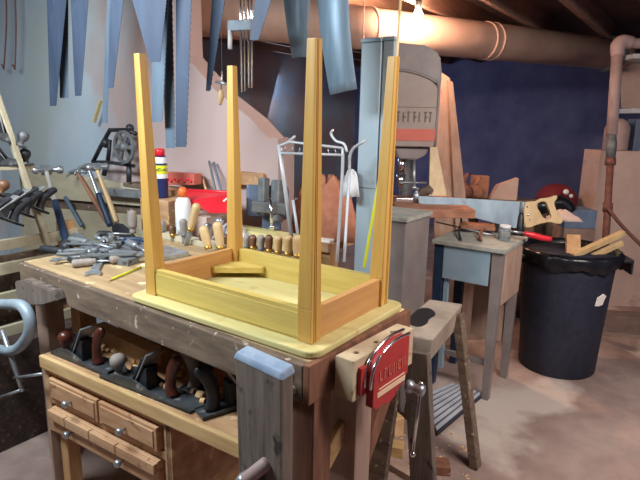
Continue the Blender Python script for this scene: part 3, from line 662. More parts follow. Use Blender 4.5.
# wide bright strips
def strip(ua, ub, uc, ud, va, vb, y, label):
    a, c = pY(ua, -60, y), pY(ub, -60, y); d, e = pY(ud, vb, y), pY(uc, va, y)
    t = thing('steel_strip', label, 'steel strip', (a + c) / 2)
    def f(b):
        n = 16; vs = []; fs = []
        for i in range(n + 1):
            s = i / n; l = a + (e - a) * s; r = c + (d - c) * s; bow = .03 * math.sin(PI * s)
            for q, o in ((l, 0), ((l + r) / 2, .004), (r, 0)): vs.append(q + V((0, -bow - o, 0)))
        for i in range(n):
            for k in (0, 1): fs.append([3 * i + k, 3 * i + k + 1, 3 * i + k + 4, 3 * i + k + 3])
        nb = len(vs); vs += [v + V((0, .0015, 0)) for v in vs]; fs += [[q + nb for q in f][::-1] for f in fs]
        for i in range(n):
            for k in (0, 2): fs.append([3 * i + k, 3 * i + k + 3, nb + 3 * i + k + 3, nb + 3 * i + k])
        fs += [[0, 1, 1 + nb, nb], [1, 2, 2 + nb, 1 + nb], [3 * n, 3 * n + 1, 3 * n + 1 + nb, 3 * n + nb], [3 * n + 1, 3 * n + 2, 3 * n + 2 + nb, 3 * n + 1 + nb]]
        b._add(vs, fs, None, True)
    part('blade', 'brightsteel', t, f)
    m_ = (a + c) / 2
    part('hook', 'steel', t, lambda b: b.tube([m_ + V((0, .0, -.01)), m_ + V((0, .01, .02)), V((m_.x, m_.y + .01, 2.16))], .004, 8))
    return t
strip(284, 321, 292, 308, 58, 57, .95, 'shorter wide bright steel blade hanging left of the front table leg top')
strip(317, 350, 330, 357, 95, 89, .72, 'longer wide bright steel blade hanging right of the front table leg top')
# chrome tube bundle with clamp
tb = thing('tube_bundle', 'bundle of thin bright metal tubes hanging behind the rear table leg', 'tubes', pY(243, 40, .72))
for k, (u, ub, vb) in enumerate(((239, 242, 92), (243, 245, 91), (247, 249, 88), (251, 252, 88))):
    part('tube', 'chrome', tb, lambda b: b.tube([pY(ub, vb, .72), pY(u + .3, -62, .72)], .0045 if k != 1 else .003, 8))
part('clip', 'clampblue', tb, lambda b: b.bar(pY(229, 26, .715), pY(252, 25, .715), .022, .04, .003), label='blue clip around the tubes')
part('pin', 'white', tb, lambda b: b.tube([pY(230, 49, .71), pY(230, 30, .71)], .009, 10))
sd = thing('screwdriver', 'small screwdriver with a yellow handle hanging left of the rear table leg', 'screwdriver', pY(221, 90, .7))
part('handle', 'yellowwood', sd, lambda b: b.tube([pY(220, 105, .7), pY(221, 98, .7), pY(221, 90, .7)], [.006, .013, .010], 10, sub=3))
part('shaft', 'steel', sd, lambda b: (b.tube([pY(221, 90, .7), pY(222, 71, .7)], .0035, 8), b.tube([pY(216, 82, .7), pY(227, 84, .7)], .006, 8)))
part('cord', 'castgrey', sd, lambda b: b.tube([pY(222, 71, .7), V((pY(222, 71, .7).x, .7, 2.16))], .0012, 6))
b = MB(); a = pY(94, 122, .9); c = pY(101, 100, .9); b.bar(a, c, .02, .012); tag(b.build('wooden_wedge', 'board'), 'small pale wooden wedge fixed on the plaster wall', 'wedge')
for (u0, v0, u1, v1, lab) in ((4, 66, 5, -40, 'thin hooked wire hanging at the far upper left corner'), (15, 66, 13, -40, 'second thin hooked wire at the upper left, right of the first')):
    b = MB(); p0 = pY(u0, v0, .86); b.tube([p0 + V((-.03, 0, .01)), p0 + V((-.01, 0, -.01)), p0, pY((u0 + u1) / 2 + 2, 20, .86), pY(u1, v1, .86)], .005, 8, sub=4); tag(b.build('wire_hook', 'rustpipe'), lab, 'wire')

# thin wooden rod from the ceiling in front of the duct
stick('thin_rod', 'yellowwood', pD(396.5, 62, 1.75), pD(404, -55, 1.75), .005, .005, 'thin yellow rod hanging above the right table leg', 'rod', 8)

# ------------------------------------------------------------------ CLUTTER ON THE BENCH, LEFT
ZB = .8603
def wrench(L, label, m='steel'):
    t = thing('wrench', label, 'wrench')
    out = []
    w = L * .055; h = L * .11
    out = [(-L / 2 + h, -w), (L / 2 - h, -w), (L / 2 - h * .3, -h), (L / 2 + h * .6, -h * .9), (L / 2 + h * .1, -h * .35), (L / 2 + h * .1, h * .35), (L / 2 + h * .6, h * .9), (L / 2 - h * .3, h), (L / 2 - h, w), (-L / 2 + h, w), (-L / 2, h * .9), (-L / 2 - h, 0), (-L / 2, -h * .9)]
    part('body', m, t, lambda b: b.mesh(plate([out, [(-L / 2 + h * .45 * math.cos(k) - h * .05, h * .45 * math.sin(k)) for k in [2 * PI * j / 8 for j in range(8)]]], .01, .002), tf((0, 0, .005)))); return t
def pliers(L, label, grip):
    t = thing('pliers', label, 'pliers')
    for s in (-1, 1):
        a = part('arm', 'steel', t, lambda b: (b.tube([(L * .45, s * .004, .011), (L * .2, s * .012, .011), (L * .1, -s * .004, .011), (0, -s * .016, .011)], [.004, .009, .010, .007], 8, sub=3), ))
        part('grip', grip, t, lambda b: b.tube([(.0, -s * .016, .011), (-L * .25, -s * .032, .011), (-L * .55, -s * .022, .011)], [.008, .010, .008], 8, sub=3))
    part('pivot', 'castgrey', t, lambda b: b.lathe([(.011, .0), (.011, .024)], tf((L * .12, 0, 0)), 12)); return t
def screwdriver(L, label, m, z=.016):
    t = thing('screwdriver', label, 'screwdriver')
    part('handle', m, t, lambda b: b.tube([(0, 0, z), (.006, 0, z), (L * .2, 0, z), (L * .4, 0, z), (L * .42, 0, z)], [.008, .015, .0155, .012, .008], 10, sub=3))
    part('shaft', 'steel', t, lambda b: b.tube([(L * .42, 0, z), (L, 0, z * .5)], .004, 8)); return t
def lay(t, u, v, deg, z=ZB):
    p = pZ(u, v, z); t.location = (p.x, p.y, z); t.rotation_euler = (0, 0, R(deg)); return t
lay(wrench(.24, 'steel wrench lying nearest the front edge in the tool pile'), 98, 266, -40)
lay(wrench(.30, 'long steel wrench crossing the middle of the tool pile'), 100, 250, 8, ZB + .022)
lay(wrench(.20, 'short steel wrench at the right end of the tool pile', 'castgrey'), 127, 252, 20, ZB + .012)
lay(pliers(.20, 'pliers with dark grips pointing at the front edge in the tool pile', 'castgrey'), 88, 254, 55, ZB + .006)
lay(pliers(.17, 'small grey pliers in the centre of the tool pile', 'castgrey'), 112, 248, 120, ZB + .020)
lay(screwdriver(.30, 'screwdriver with a thick grey handle overhanging the left bench end', 'iron'), 42, 252, 12, ZB)
lay(screwdriver(.2, 'slim screwdriver lying on its side in front of the tool pile', 'greywood'), 72, 268, 65)
lay(wrench(.22, 'dull wrench half buried at the back of the tool pile', 'castgrey'), 84, 240, -15, ZB + .03)
lay(pliers(.19, 'pliers lying open at the back right of the tool pile', 'bluegrip'), 122, 242, 200, ZB + .018)
lay(screwdriver(.24, 'long thin bladed screwdriver at the back of the tool pile', 'castgrey'), 70, 243, 10, ZB + .03)
for i, (u, v, a_, z_, L, m_, nm, lab) in enumerate((
    (78, 258, 75, .012, .16, 'steel', 'w', 'short bright wrench on the left side of the tool pile'), (92, 245, 35, .034, .18, 'castgrey', 'w', 'dull wrench lying on top of the left part of the tool pile'),
    (105, 241, -30, .04, .15, 'steel', 'p', 'bright small pliers topmost in the tool pile'), (115, 256, 48, .03, .20, 'castgrey', 'w', 'grey wrench sloping across the right part of the tool pile'),
    (88, 262, 15, .004, .14, 'iron', 'p', 'black pliers at the front of the tool pile'), (128, 246, -12, .032, .18, 'steel', 's', 'thin screwdriver on top of the right part of the tool pile'),
    (97, 238, 60, .03, .14, 'iron', 's', 'stubby black screwdriver at the back of the tool pile'), (110, 264, 80, .004, .13, 'greywood', 's', 'small grey screwdriver pointing away at the front right of the tool pile'))):
    t = wrench(L, lab, m_) if nm == 'w' else (pliers(L, lab, m_) if nm == 'p' else screwdriver(L, lab, m_)); lay(t, u, v, a_, ZB + z_)
rbox('sharpening_stone', 'castgrey', pZ(118, 262, ZB) , (.16, .06, .025), R(10), 'flat grey sharpening stone under the right end of the tool pile', 'sharpening stone')
rbox('steel_square', 'steel', pZ(96, 252, ZB), (.22, .05, .012), R(-25), 'flat steel bar under the middle of the tool pile', 'steel bar')
b = MB(); b.tube([pZ(62, 247, ZB + .022), pZ(71, 247, ZB + .022)], [.024, .024], 14); b.ball(pZ(67, 246, ZB + .024), .025)
tag(b.build('rubber_ball', 'iron'), 'round black knob at the left of the tool pile', 'knob')
p0, p1 = pZ(107, 281, ZB + .005), pZ(141, 267, ZB + .005)
pn = thing('pencil', 'yellow pencil lying right of the tool pile on the bench', 'pencil', p0)
part('shaft', 'orange' if False else 'yellowgreen', pn, lambda b: b.tube([p0 + (p1 - p0) * .1, p1], .004, 6)); part('tip', 'yellowwood', pn, lambda b: b.tube([p0, p0 + (p1 - p0) * .1], [.0006, .004], 6))
def chisel(a, c, hm, label, blade=.5, group=None, r=.014, name='chisel', cat='chisel', ferr=True):
    """a: blade end (low), c: handle top"""
    a, c = V(a), V(c); L = (c - a).length; T = aimM(a, c); t = thing(name, label, cat, (0, 0, 0), 0, group); hb = L * blade
    part('handle', hm, t, lambda b: b.tube([(0, 0, hb), (0, 0, hb + .01), (0, 0, hb + (L - hb) * .5), (0, 0, L - .012), (0, 0, L)], [r * .7, r * .85, r, r * 1.05, r * .6], 14, sub=3))
    if blade > .05: part('blade', 'steel', t, lambda b: (b.box(-r * .8, r * .8, -.0025, .0025, 0, hb * .85, .0008), b.tube([(0, 0, hb * .8), (0, 0, hb)], [.004, r * .6], 10)))
    if ferr: part('ferrule', 'brass' if hm != 'greywood' else 'castgrey', t, lambda b: b.lathe([(r * .8, hb - .002), (r * .9, hb + .012)], None, 14))
    put(t, T); return t
# wide dark hand axe head behind
ax = thing('hand_axe', 'dark broad hatchet head standing behind the tool pile', 'hatchet', pY(124, 235, .62))
def axh(b):
    P = [(112, 227), (119, 223), (128, 230), (136, 240), (137, 248), (128, 250), (121, 243)]
    pts = [pY(u, v, .60) for u, v in P]; me = plate([smooth_loop([(p.x, p.z) for p in pts], 1)], .022, .004); b.mesh(me, Matrix(((1, 0, 0, 0), (0, 0, -1, .60), (0, 1, 0, 0), (0, 0, 0, 1))))
part('head', 'iron', ax, axh)
part('handle', 'greywood', ax, lambda b: b.tube([pY(117, 232, .61), pY(121, 252, .61)], .014, 10))
# tape roll
b = MB(); q = pY(134, 241, .64); b.lathe([(.034, 0), (.034, .025), (.02, .025), (.02, 0), (.034, 0)], Matrix.Translation(V((q.x, q.y, q.z))) @ Matrix.Rotation(R(80), 4, 'X'), 22, False)
tag(b.build('tape_roll', 'canyellow'), 'bright yellow green tape roll behind the left table leg', 'tape')
rbox('tray', 'steel', pZ(150, 252, ZB), (.34, .14, .02), R(-4), 'pale metal tray at the back of the bench left of the glue bottle', 'tray')

# ------------------------------------------------------------------ BACK OF BENCH: TOOL STRIP WITH HANDLES
YB = .60
ts = thing('tool_strip', 'low grey wooden strip holding chisels along the bench back', 'tool holder', (-.06, YB, ZB))
zs = .885
part('strip', 'palepine', ts, lambda b: b.box(-.72, .12, YB - .02, YB + .035, ZB, zs, .003))
spec = ((247, 'greywood', 'grey handled chisel, first right of the rear table leg'), (253, 'brownwood', 'dark brown handled chisel between two grey ones'), (261, 'greywood', 'weathered grey chisel handle fourth from the right in the strip'), (269, 'brownwood', 'slim brown chisel handle in the middle of the strip'), (278, 'yellowwood', 'thick orange wood chisel handle in the strip'), (288, 'yellowwood', 'thick yellow wood chisel handle just left of the front table leg'), (297, 'yellowwood', 'yellow chisel handle half behind the front table leg'))
for u, hm, lab in spec:
    p = pY(u, 256, YB); tp = pY(u - .5, 235, YB); tp.x = p.x
    chisel((p.x, YB, zs + .0005), (p.x, YB, tp.z), hm, lab, .12, 'chisel handles in the strip', .0175 if hm == 'yellowwood' else .0155)
for (u0, v0, u1, v1, y, hm, bl, r, lab) in (
    (187, 256, 197, 204, .56, 'yellowwood', .38, .0145, 'long yellow handled chisel leaning beside the glue bottle'),
    (209, 250, 203, 226, .52, 'yellowwood', .05, .016, 'pale leaning handle in front of the red tray, left of two'),
    (221, 250, 217, 222, .55, 'yellowwood', .05, .016, 'pale upright handle in front of the red tray, right of two'),
    (185, 250, 183, 219, .58, 'greywood', .3, .014, 'short grey handle right of the table leg near the glue bottle'),
    (174, 250, 172, 225, .58, 'brownwood', .3, .014, 'brown handle standing close to the left table leg'),
    (163, 250, 161, 220, .60, 'greywood', .3, .016, 'grey blunt handle standing just right of the left table leg'),
    (205, 254, 201, 234, .60, 'brownwood', .1, .012, 'small dark handle behind the pale leaning handles'),
    (228, 250, 226, 234, .62, 'brownwood', .1, .012, 'dark handle close to the rear table leg')):
    a, c = pY(u0, v0, y), pY(u1, v1, y); 
    if a.z < ZB: a.z = ZB + .001
    chisel(a, c, hm, lab, bl, None, r * 1.2)
for i, (u, v, rr, lab) in enumerate(((208, 226, .018, 'round steel knob behind the pale handles, left one'), (219, 221, .02, 'round pale knob behind the pale handles, right one'))):
    b = MB(); q = pY(u, v, .66); b.lathe([(rr * .8, ZB + .001), (rr * .8, q.z - .02), (rr * .6, q.z - .015), (rr, q.z - .005), (rr, q.z + .008), (rr * .5, q.z + .014)], tf((q.x, q.y, 0)), 16); tag(b.build('steel_bottle', 'steel'), lab, 'bottle')
# glue bottle
gb = pY(184, 230, .66); gz = pY(184, 197, .66).z
g_ = thing('glue_bottle', 'white plastic bottle with an orange top behind the chisels', 'bottle', (gb.x, .66, ZB))
part('body', 'white', g_, lambda b: b.lathe([(.034, ZB), (.037, ZB + .005), (.037, gz - .03), (.03, gz - .01), (.018, gz)], tf((gb.x, .66, 0)), 20))
part('cap', 'orange', g_, lambda b: b.lathe([(.020, gz), (.020, gz + .03), (.012, gz + .045)], tf((gb.x, .66, 0)), 16), label='orange cap')
# red tray / dustpan
rp = thing('red_scoop', 'bright red plastic scoop lying on stacked boxes behind the glue bottle', 'scoop', pY(205, 205, .74))
def rpf(b):
    q = [pY(182, 190, .80), pY(240, 193, .80), pY(230, 211, .70), pY(210, 211, .68), pY(190, 200, .70)]
    n = V((0, 0, 1)); vs = q + [p - V((0, 0, .010)) for p in q]; k = len(q)
    fs = [list(range(k)), list(range(k, 2 * k))[::-1]] + [[i, (i + 1) % k, k + (i + 1) % k, k + i] for i in range(k)]
    b._add(vs, fs)
    b.tube([q[0], q[1]], .008, 8); b.tube([q[1], q[2]], .008, 8)
part('pan', 'redplastic', rp, rpf)
part('mark', 'white', rp, lambda b: b.bar(pY(225, 203, .715) + V((0, -.01, .008)), pY(232, 197, .75) + V((0, -.01, .008)), .012, .004, .001), label='white stripe on the scoop')
rbox('cardboard_box', 'card', (-.66, .79, ZB), (.30, .14, pY(200, 212, .76).z - ZB - .012), 0, 'brown box at the back of the bench supporting the red scoop', 'box')
b = MB(); heap(b, pZ(247, 226, .93).x, .72, ZB + .001, .12, .06, .10, 5); tag(b.build('white_rag', 'cloth'), 'crumpled white rag behind the rear table leg', 'rag')
# red patterned box
rb = thing('patterned_packet', 'small red and white patterned packet behind the spray can', 'packet', pY(180, 182, .86))
part('packet', 'redmark', rb, plank(165, 185, 194, 185, 194, 174, 165, 172, .84, .05))
def rbp(b):
    for i in range(8):
        p = pY(168 + i * 3.3, 179 + (i % 2) * 2, .838); b.ball(p, .008)
part('pattern', 'redplastic', rb, rbp)
for (u0, v0, u1, v1, m_, lab) in ((217, 197, 209, 161, 'castgrey', 'thin grey rod leaning on the pinkish wall, left of two'), (222, 195, 214, 162, 'viseblue', 'thin blue rod leaning on the pinkish wall, right of two'), (206, 190, 202, 175, 'shelfwood', 'short brown stick leaning left of the two thin rods')):
    stick('thin_rod', m_, pY(u0, v0, .86), pY(u1, v1, .93), .006, .006, lab, 'rod', 8)
rbox('wooden_box', 'shelfwood', (-.86, .84, ZB), (.30, .12, pY(175, 190, .80).z - ZB), 0, 'flat brown box below the patterned packet', 'box')
rbox('wooden_block', 'board', (-.26, .80, ZB), (.40, .10, .06), 0, 'pale plank at the bench back behind the chisel strip', 'plank')

# ------------------------------------------------------------------ METAL TUBE STAND BEHIND THE TABLE
fs_ = thing('tube_stand', 'pale bent metal tube frame standing behind the front table leg', 'frame', (.05, .70, ZB))
Pf = lambda u, v, y=.68: pY(u, v, y)
part('leg', 'tubewhite', fs_, lambda b: b.tube([Pf(279, 145), Pf(284, 180), Pf(293, 248)], .0085, 10))
part('leg', 'tubewhite', fs_, lambda b: b.tube([Pf(366, 140, .8), Pf(351, 152, .8), Pf(349, 180, .8), Pf(344, 262, .7)], .006, 8, sub=4))
part('leg', 'tubewhite', fs_, lambda b: b.tube([Pf(343, 148), Pf(342, 180), Pf(337, 262)], .006, 8, sub=4))
part('leg', 'tubewhite', fs_, lambda b: b.tube([Pf(293, 200), Pf(300, 250)], .006, 8))
part('crossbar', 'tubewhite', fs_, lambda b: b.tube([Pf(279, 146), Pf(290, 142), Pf(343, 148)], .005, 8))
part('crossbar', 'tubewhite', fs_, lambda b: b.tube([Pf(281, 153), Pf(343, 155)], .005, 8))
part('hook', 'tubewhite', fs_, lambda b: b.tube([Pf(279, 146), Pf(288, 142), Pf(295, 136)], .005, 8, sub=3))
part('hook', 'tubewhite', fs_, lambda b: b.tube([Pf(333, 130), Pf(331, 134), Pf(336, 141), Pf(344, 144), Pf(347, 152)], .005, 8, sub=4))
def wires(b):
    for i in range(8): b.tube([Pf(286 + 7 * i, 147 + .3 * i), Pf(284 + 7.5 * i, 152 + .3 * i)], .0025, 6)
part('spring', 'steel', fs_, wires)
stick('yellow_rule', 'yellowgreen', pY(364, 268, .62), pY(384, 152, .66), .006, .005, 'thin yellow green stick leaning against the blue grey cabinet', 'stick', 8)

# ------------------------------------------------------------------ REAR WORKTABLE WITH CLUTTER
rt = thing('rear_table', 'low cluttered wooden table standing behind the workbench', 'table', (-.4, 1.3, 0))
part('top', 'shelfwood', rt, lambda b: (b.box(-.26, .0, .98, 1.5, .82, .86, .003), b.box(-.75, -.2601, 1.08, 1.5, .82, .86, .003)))
for x, y in ((-.7, 1.10), (-.04, 1.04), (-.7, 1.45), (-.04, 1.45)): part('leg', 'tanZ', rt, lambda b: b.box(x - .035, x + .035, y - .035, y + .035, 0, .82, .003))
part('upstand', 'fascia', rt, lambda b: b.box(-.75, .0, 1.48, 1.5, .86, .92, .002))
bv = thing('bench_vise', 'blue grey iron vise on the table behind, left of the tube frame', 'vise', pD(268, 215, 2.55))
def bvb(b):
    p = lambda u, v, d=2.5: pD(u, v, d)
    q = [p(246, 216), p(288, 218), p(288, 186), p(246, 184)]; n = FW * .10
    b.hexa([v for v in q] + [v + n for v in q], None, .012)
    q = [p(262, 230), p(280, 230), p(280, 212), p(262, 212)]; b.hexa(q + [v + n for v in q], None, .006)
part('body', 'viseblue', bv, bvb)
part('jaw', 'castgrey', bv, lambda b: b.bar(pD(276, 222, 2.46), pD(278, 180, 2.46), .05, .04, .006))
part('jaw', 'castgrey', bv, lambda b: b.bar(pD(263, 215, 2.46), pD(264, 178, 2.46), .04, .04, .006))
part('slide_bar', 'castgrey', bv, lambda b: b.bar(pD(252, 206, 2.44), pD(286, 209, 2.44), .035, .05, .006))
part('handle', 'chrome', bv, lambda b: (b.tube([pD(270, 196, 2.40), pD(272, 226, 2.40)], .008, 8), b.ball(pD(272, 227, 2.4), .014)))
rbox('wooden_box', 'shelfwood', pD(254, 184, 2.62), (.18, .12, .06), R(10), 'pale narrow box lying on the blue grey vise', 'box')
b = MB(); b.lathe([(.03, 0), (.03, .07), (.014, .085), (.014, .10)], tf(pD(268, 176, 2.58)), 14); tag(b.build('small_jar', 'card'), 'small pinkish jar standing above the vise', 'jar')
# bottle / coat silhouette
b = MB(); P = [(244, 166), (252, 158), (262, 150), (266, 140), (267, 132), (264, 128)]
b.tube([pD(u, v, 2.72) for u, v in P], [.05, .045, .03, .026, .03, .012], 12, sub=4); tag(b.build('rubber_boot', 'fascia'), 'dark crooked shape standing in the gloom above the vise', 'boot')
b = MB(); b.ball(pD(278, 168, 2.7), .07, None, (1, 1, .8)); b.ball(pD(268, 172, 2.7), .045); tag(b.build('dark_bundle', 'black'), 'dark bundle in the gloom left of the tube frame', 'bundle')
# orange cloth behind tube frame
b = MB(); heap(b, 0, 0, 0, .17, .08, .27, 9, True); o = b.build('orange_cloth', 'orangecloth'); q = pD(318, 210, 2.5); o.location = (q.x, q.y + .08, .861); tag(o, 'faded orange cloth heaped up behind the tube frame', 'cloth')
b = MB(); heap(b, 0, 0, 0, .035, .03, .10, 2, True); o = b.build('white_cup', 'cloth'); q = pD(300, 165, 2.3)
o.location = pD(349, 196, 2.2); tag(o, 'small white rag caught on the tube frame by the cabinet', 'rag')
rbox('red_book', 'darkred', (-.08, 1.12, .861), (.13, .12, .11), R(8), 'reddish brown block on the table behind the front table leg', 'book')
rbox('metal_box', 'castgrey', (-.36, 1.40, .861), (.3, .12, .12), R(4), 'grey metal box on the rear table behind the tube frame', 'box')
rbox('paper_stack', 'paper', (-.07, 1.025, .861), (.12, .075, .012), R(10), 'white sheets of paper on the table behind the tube frame', 'paper')

# ------------------------------------------------------------------ TALL BLUE GREY METAL PANELS
yc = .92
def tall_panel(ua, ub, va, y0, lab):
    a, c = pY(ua, va, y0), pY(ub, va, y0); zt = a.z
    t = thing('steel_plank', lab, 'steel plank', ((a.x + c.x) / 2, y0 + .02, 0), 0, 'tall steel planks')
    d = part('sheet', 'steelblue', t, lambda b: b.box(a.x, c.x, y0, y0 + .035, 0, zt, .004))
    part('folded_top', 'paleblue', t, lambda b: b.box(a.x - .002, c.x + .002, y0 - .004, y0 + .039, zt + .0005, zt + .016, .003))
    return t, d, a, c
t1, d1, a_1, c_1 = tall_panel(361.5, 381.5, 43, yc, 'wider tall blue grey steel plank standing behind the workbench, left one of the pair')
zq = pY(358, 187, yc).z
part('seam', 'castgrey', d1, lambda b: b.box(a_1.x, c_1.x, yc - .0012, yc - .0002, zq - .002, zq + .001, 0))
tall_panel(383.5, 394.5, 41, yc + .004, 'narrower tall blue grey steel plank, right one of the pair behind the right table leg')

# grey machine base
mc = thing('machine_base', 'brown grey metal machine base standing behind the end vise', 'machine base', (.12, 1.34, 0))
part('body', 'greypaint', mc, lambda b: b.box(.02, .275, 1.20, 1.46, 0, .965, .006))
part('top', 'stooltop', mc, lambda b: b.box(.01, .285, 1.19, 1.47, .965, .985, .003))

# ------------------------------------------------------------------ DRILL PRESS
dD = 2.95
dp = thing('drill_press', 'grey brown drill press with a tan belt cover behind the locker', 'drill press', (.02, 1.85, 0))
q0 = pD(416, 105, dD)
gx, gy = q0.x, q0.y; rz = math.atan2(RT.y, RT.x)
FD = tf((gx, gy, 0), rz)
def lz(v, d=dD): return pD(416, v, d).z
s_ = dD / F
def dpx(u): return (u - 416) * s_
part('head', 'greypaint', dp, lambda b: b.prism([(dpx(393), lz(147)), (dpx(438), lz(147)), (dpx(441), lz(75)), (dpx(438), lz(55)), (dpx(424), lz(46)), (dpx(393), lz(44))], .015, .30, None, .012), FD)
def cover(b):
    pts = [(dpx(393), lz(147)), (dpx(437), lz(147)), (dpx(437), lz(88)), (dpx(430), lz(81)), (dpx(418), lz(76)), (dpx(405), lz(73)), (dpx(393), lz(72))]
    b.prism(pts, -.01, .014, None, .004)
cv = part('belt_cover', 'machine_tan', dp, cover, FD, 'tan front cover with an arched edge')
part('rim', 'greypaint', cv, lambda b: b.tube([(dpx(437), -.008, lz(147)), (dpx(437.5), -.008, lz(90)), (dpx(432), -.008, lz(81)), (dpx(418), -.008, lz(75)), (dpx(405), -.008, lz(72)), (dpx(393), -.008, lz(71))], .008, 8, sub=4), FD)
part('red_band', 'redmark', cv, lambda b: (b.box(dpx(394), dpx(436.5), -.014, -.009, lz(141), lz(129), .001)), FD, 'faded red band')
def dlt(b):
    for k, u in enumerate((398, 403, 408, 414, 419, 425, 430)):
        b.box(dpx(u), dpx(u) + .007, -.013, -.0095, lz(122), lz(112), 0)
        if k % 3 != 1: b.box(dpx(u) - .006, dpx(u) + .012, -.013, -.0095, lz(113), lz(111.6), 0)
        if k % 2: b.box(dpx(u), dpx(u) + .016, -.013, -.0095, lz(118), lz(116.5), 0)
    b.box(dpx(394), dpx(436), -.012, -.0095, lz(107.6), lz(107), 0)
part('lettering', 'greymark', cv, dlt, FD, 'worn grey lettering')
part('spindle_housing', 'greypaint', dp, lambda b: (b.prism([(dpx(397), lz(147)), (dpx(433), lz(147)), (dpx(430), lz(156)), (dpx(420), lz(161)), (dpx(402), lz(160))], .03, .2, None, .006),), FD)
part('quill', 'chrome', dp, lambda b: (b.lathe([(.022, lz(178)), (.022, lz(158))], tf((dpx(408), .11, 0)), 16), b.lathe([(.010, lz(192)), (.022, lz(188)), (.027, lz(178))], tf((dpx(408), .11, 0)), 16)), FD)
part('feed_handle', 'steel', dp, lambda b: (b.tube([(dpx(419), .0, lz(190)), (dpx(419), .05, lz(160))], .008, 10), b.ball((dpx(419), 0, lz(190)), .014), b.tube([(dpx(404), .02, lz(185)), (dpx(432), .02, lz(185))], .006, 8)), FD)
part('column', 'castgrey', dp, lambda b: b.tube([(dpx(420), .33, 0), (dpx(420), .33, lz(140))], .04, 20), FD)
zt2 = pD(430, 205, dD).z
part('work_table', 'rust', dp, lambda b: b.box(dpx(396), dpx(470), -.27, .26, zt2 - .045, zt2, .004), FD, 'rusty brown worktable')
part('table_arm', 'castgrey', dp, lambda b: b.box(dpx(410), dpx(430), .0, .34, zt2 - .11, zt2 - .046, .006), FD)
part('base', 'castgrey', dp, lambda b: b.box(dpx(392), dpx(450), -.1, .45, 0, .06, .008), FD)
b = MB(FD); b.box(dpx(400), dpx(446), -.02, .03, zt2 + .0005, zt2 + .02, .002); tag(b.build('steel_bar', 'chrome'), 'bright steel bar lying on the drill press table', 'bar')
b = MB(FD); b.lathe([(.018, zt2 + .0005), (.018, zt2 + .05), (.01, zt2 + .055), (.01, zt2 + .075), (.02, zt2 + .08)], tf((dpx(421), -.02, 0)), 12); tag(b.build('steel_fitting', 'steel'), 'small steel fitting standing on the drill press table', 'fitting')
b = MB(FD); b.tube([(dpx(428), .1, zt2 + .03), (dpx(437), .08, zt2 + .06), (dpx(440), .08, zt2 + .02)], [.025, .03, .012], 10, sub=3); tag(b.build('small_motor', 'fascia'), 'small brown machine part on the right of the drill press table', 'machine part')

# boards leaning behind
def board(us, dD_, th, m_, label, name='leaning_board', cat='board'):
    q = [pD(u, v, dD_) for u, v in us]; n = FW * th
    b = MB(); b.hexa(q + [v + n for v in q], None, .002); return tag(b.build(name, m_), label, cat)
board(((430, 400), (470, 400), (450, 78), (438, 70)), 3.62, .02, 'pinkwood', 'wide pinkish grey board leaning right of the drill press')
board(((464, 380), (486, 380), (453, 82), (448, 80)), 3.58, .02, 'pinkwood', 'narrow pinkish board leaning to the right of the wide pinkish board')
board(((429, 196), (447, 196), (437, 146), (430, 146)), 3.12, .02, 'yellowwood', 'cream triangular panel beneath the drill press head')
# dark rocks / clutter behind the drill press table
for i, (u, r, m_, y, lab) in enumerate(((462, .065, 'rustpipe', 3.05, 'rusty brown lump behind the handsaw blade, leftmost'), (474, .055, 'rust', 3.1, 'reddish brown lump behind the handsaw blade next to the wooden block'))):
    x = pY(u, 190, y).x; b = MB(); b.ball((x, y, .84 + r), r, None, (1, .8, 1)); b.ball((x + .04, y, .84 + r * .8), r * .8); b.tube([(x - .05, y, .86), (x + .04, y, .84 + r * 3)], r * .3, 8); tag(b.build('rusty_part', m_), lab, 'scrap part')
x = pY(479, 190, 3.2).x; rbox('wooden_block', 'rust', (x, 3.2, .841), (.13, .08, .17), R(30), 'reddish wooden block behind the handsaw blade', 'block')
x = pY(503, 190, 3.2).x; b = MB(tf((x, 3.2, .841), R(30))); b.prism([(-.10, 0), (.10, 0), (.10, .17), (-.05, .11)], -.04, .04, None, .003); tag(b.build('wooden_block', 'card'), 'pinkish wooden block with a slanted top behind the handsaw blade', 'block')
rt2 = thing('far_bench', 'dark bench in the gloom behind the handsaw', 'bench', (.3, 3.1, 0))
part('top', 'fascia', rt2, lambda b: b.box(-.2, .42, 2.95, 3.4, .80, .84, .003))
for x in (-.16, .38):
    for y in (3.0, 3.35): part('leg', 'fascia', rt2, lambda b: b.box(x - .03, x + .03, y - .03, y + .03, 0, .80, .003))

# ------------------------------------------------------------------ SMALL GREY TABLE
X0, X1, Y0, Y1, ZS = .244, .605, 1.605, 1.985, .815
st = thing('small_table', 'small grey square table with a pale blue metal front beside the bin', 'table', ((X0 + X1) / 2, (Y0 + Y1) / 2, 0))
part('top', 'stooltop', st, lambda b: b.box(X0 - .01, X1 + .01, Y0 - .01, Y1 + .01, ZS - .022, ZS, .003))
part('front_panel', 'paleblue', st, lambda b: b.box(X0 + .055, X1 - .065, Y0 + .004, Y0 + .012, ZS - .20, ZS - .022, .001), label='pale blue sheet metal front')
part('side_panel', 'pinkwood', st, lambda b: b.box(X1 - .012, X1, Y0 + .05, Y1 - .03, ZS - .30, ZS - .022, .002))
part('side_panel', 'greypaint', st, lambda b: b.box(X0, X0 + .012, Y0 + .05, Y1 - .03, ZS - .2, ZS - .022, .002))
for (x, y, m_) in ((X0 + .028, Y0 + .03, 'bluegrip'), (X1 - .03, Y0 + .03, 'greypaint'), (X0 + .028, Y1 - .04, 'bluegrip'), (X1 - .03, Y1 - .04, 'greypaint')):
    part('leg', m_, st, lambda b: b.hexa([(x - .018, y - .018, 0), (x + .018, y - .018, 0), (x + .018, y + .018, 0), (x - .018, y + .018, 0), (x - .027, y - .024, ZS - .022), (x + .027, y - .024, ZS - .022), (x + .027, y + .024, ZS - .022), (x - .027, y + .024, ZS - .022)], None, .002))
